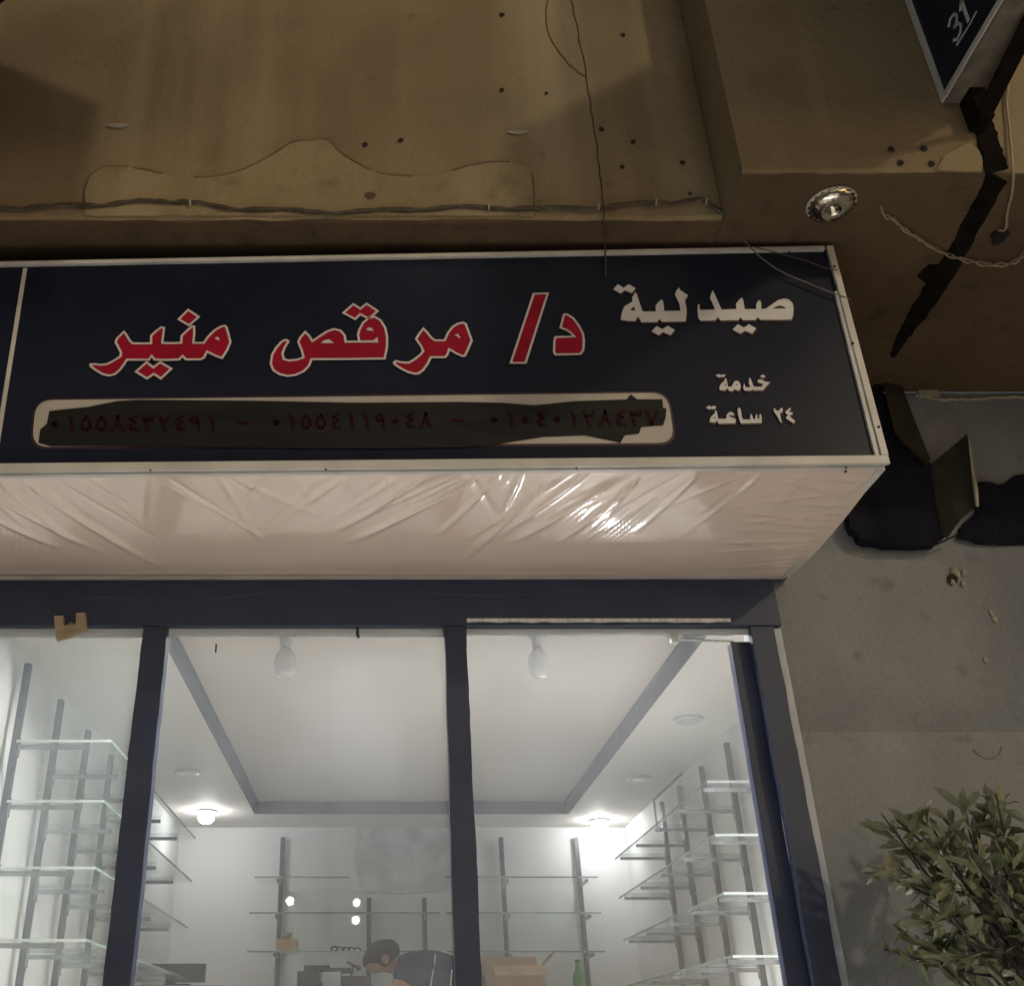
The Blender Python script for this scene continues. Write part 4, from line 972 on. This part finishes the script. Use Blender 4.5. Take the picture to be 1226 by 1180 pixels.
def leaf(p, d, ln_, wd):
    d = d.normalized(); s = d.cross(Vector((rl.uniform(-1,1), rl.uniform(-1,1), rl.uniform(.2,1))))
    if s.length < .05: return
    s.normalize(); n_ = s.cross(d); 
    a = p; b = p+d*ln_*.4; c_ = p+d*ln_*.75-n_*ln_*.06; e_ = p+d*ln_-n_*ln_*.16
    lv.add([a, b+s*wd+n_*wd*.25, b, b-s*wd+n_*wd*.25, c_+s*wd*.75+n_*wd*.2, c_, c_-s*wd*.75+n_*wd*.2, e_], [(0,2,1),(0,3,2),(1,2,5,4),(2,3,6,5),(4,5,7),(5,6,7)])
for path in tips:
    for i in range(20):
        t = rl.uniform(.30, 1.0)**.8; q = path[int(t*(len(path)-1))]+Vector((rl.gauss(0,.006), rl.gauss(0,.006), rl.gauss(0,.006)))
        d = (path[-1]-path[0]).normalized()*.7+Vector((rl.gauss(0,.6), rl.gauss(0,.6), rl.gauss(.05,.5)))
        L_ = rl.uniform(.026, .080)
        if q.y+d.normalized().y*L_ > YW-.004: continue
        leaf(q, d, L_, L_*rl.uniform(.13,.21))
lv.build('crown', M['leaf'], tree, recalc=False)

# ------------------------------------------------------------------ lamp post across the street, mirrored in the glass as three glints
lp = thing('lamp_post', 'street lamp post with three small white lamps mirrored in the shop glass and an added overhead fill lamp', 'street lamp', (-.5, -4.1, -EYE))
MB().tube([(-.5,-4.1,-EYE),(-.5,-4.1,1.55)], .045, 12).build('pole', M['post'], lp)
MB().bar((-.95,-4.1,1.30),(-.05,-4.1,1.30), .03, .03).build('arm', M['post'], lp)
def glint(u, v, r):
    rr = ray(u, v); dd = (YG+.012)*2+4.0; x = rr.x/rr.y*dd; z = rr.z/rr.y*dd
    MB().lathe((x,-4.0,z-r), [(r*.3,0),(r*.85,r*.4),(r,r),(r*.85,r*1.6),(r*.3,r*2)], 14).build('lamp', M['street_lamp'], lp, smooth=True)
    MB().bar((x,-4.05,z+r),(x,-4.1,1.30), .012, .012).build('bracket', M['post'], lp)
glint(347, 1078, .036); glint(427, 1080, .032); glint(426, 1101, .034)

lh = Vector((.2, -.3, 4.3))  # overhead lamp added out of view; its bounce brightens the awning sheet
MB().tube([(-.5,-4.1,1.55),(-.5,-4.1,4.2),(-.45,-3.95,4.42),(.14,-.50,4.47)], .04, 10).build('arm', M['post'], lp)
MB().lathe(lh, [(.16,0),(.17,.01),(.15,.10),(.07,.17),(.03,.18)], 24).build('fill_lamp_shade', M['post'], lp, smooth=True)
MB().lathe(lh, [(.12,-.006),(.14,-.001)], 24).build('lens', M['lens'], lp)
pl_ = bpy.data.lights.new('bounce_fill_light', 'SPOT'); pl_.energy = 4000; pl_.spot_size = math.radians(52); pl_.spot_blend = .5; pl_.shadow_soft_size = .12; pl_.color = (1.0,.97,.92)
po = bpy.data.objects.new('bounce_fill_light', pl_); COL.objects.link(po); po.parent = lp; po.location = lh+Vector((0,0,-.03))-lp.location

# ------------------------------------------------------------------ lift everything so that the street lies at zero
for o in list(S.objects):
    if o.parent is None: o.location.z += EYE
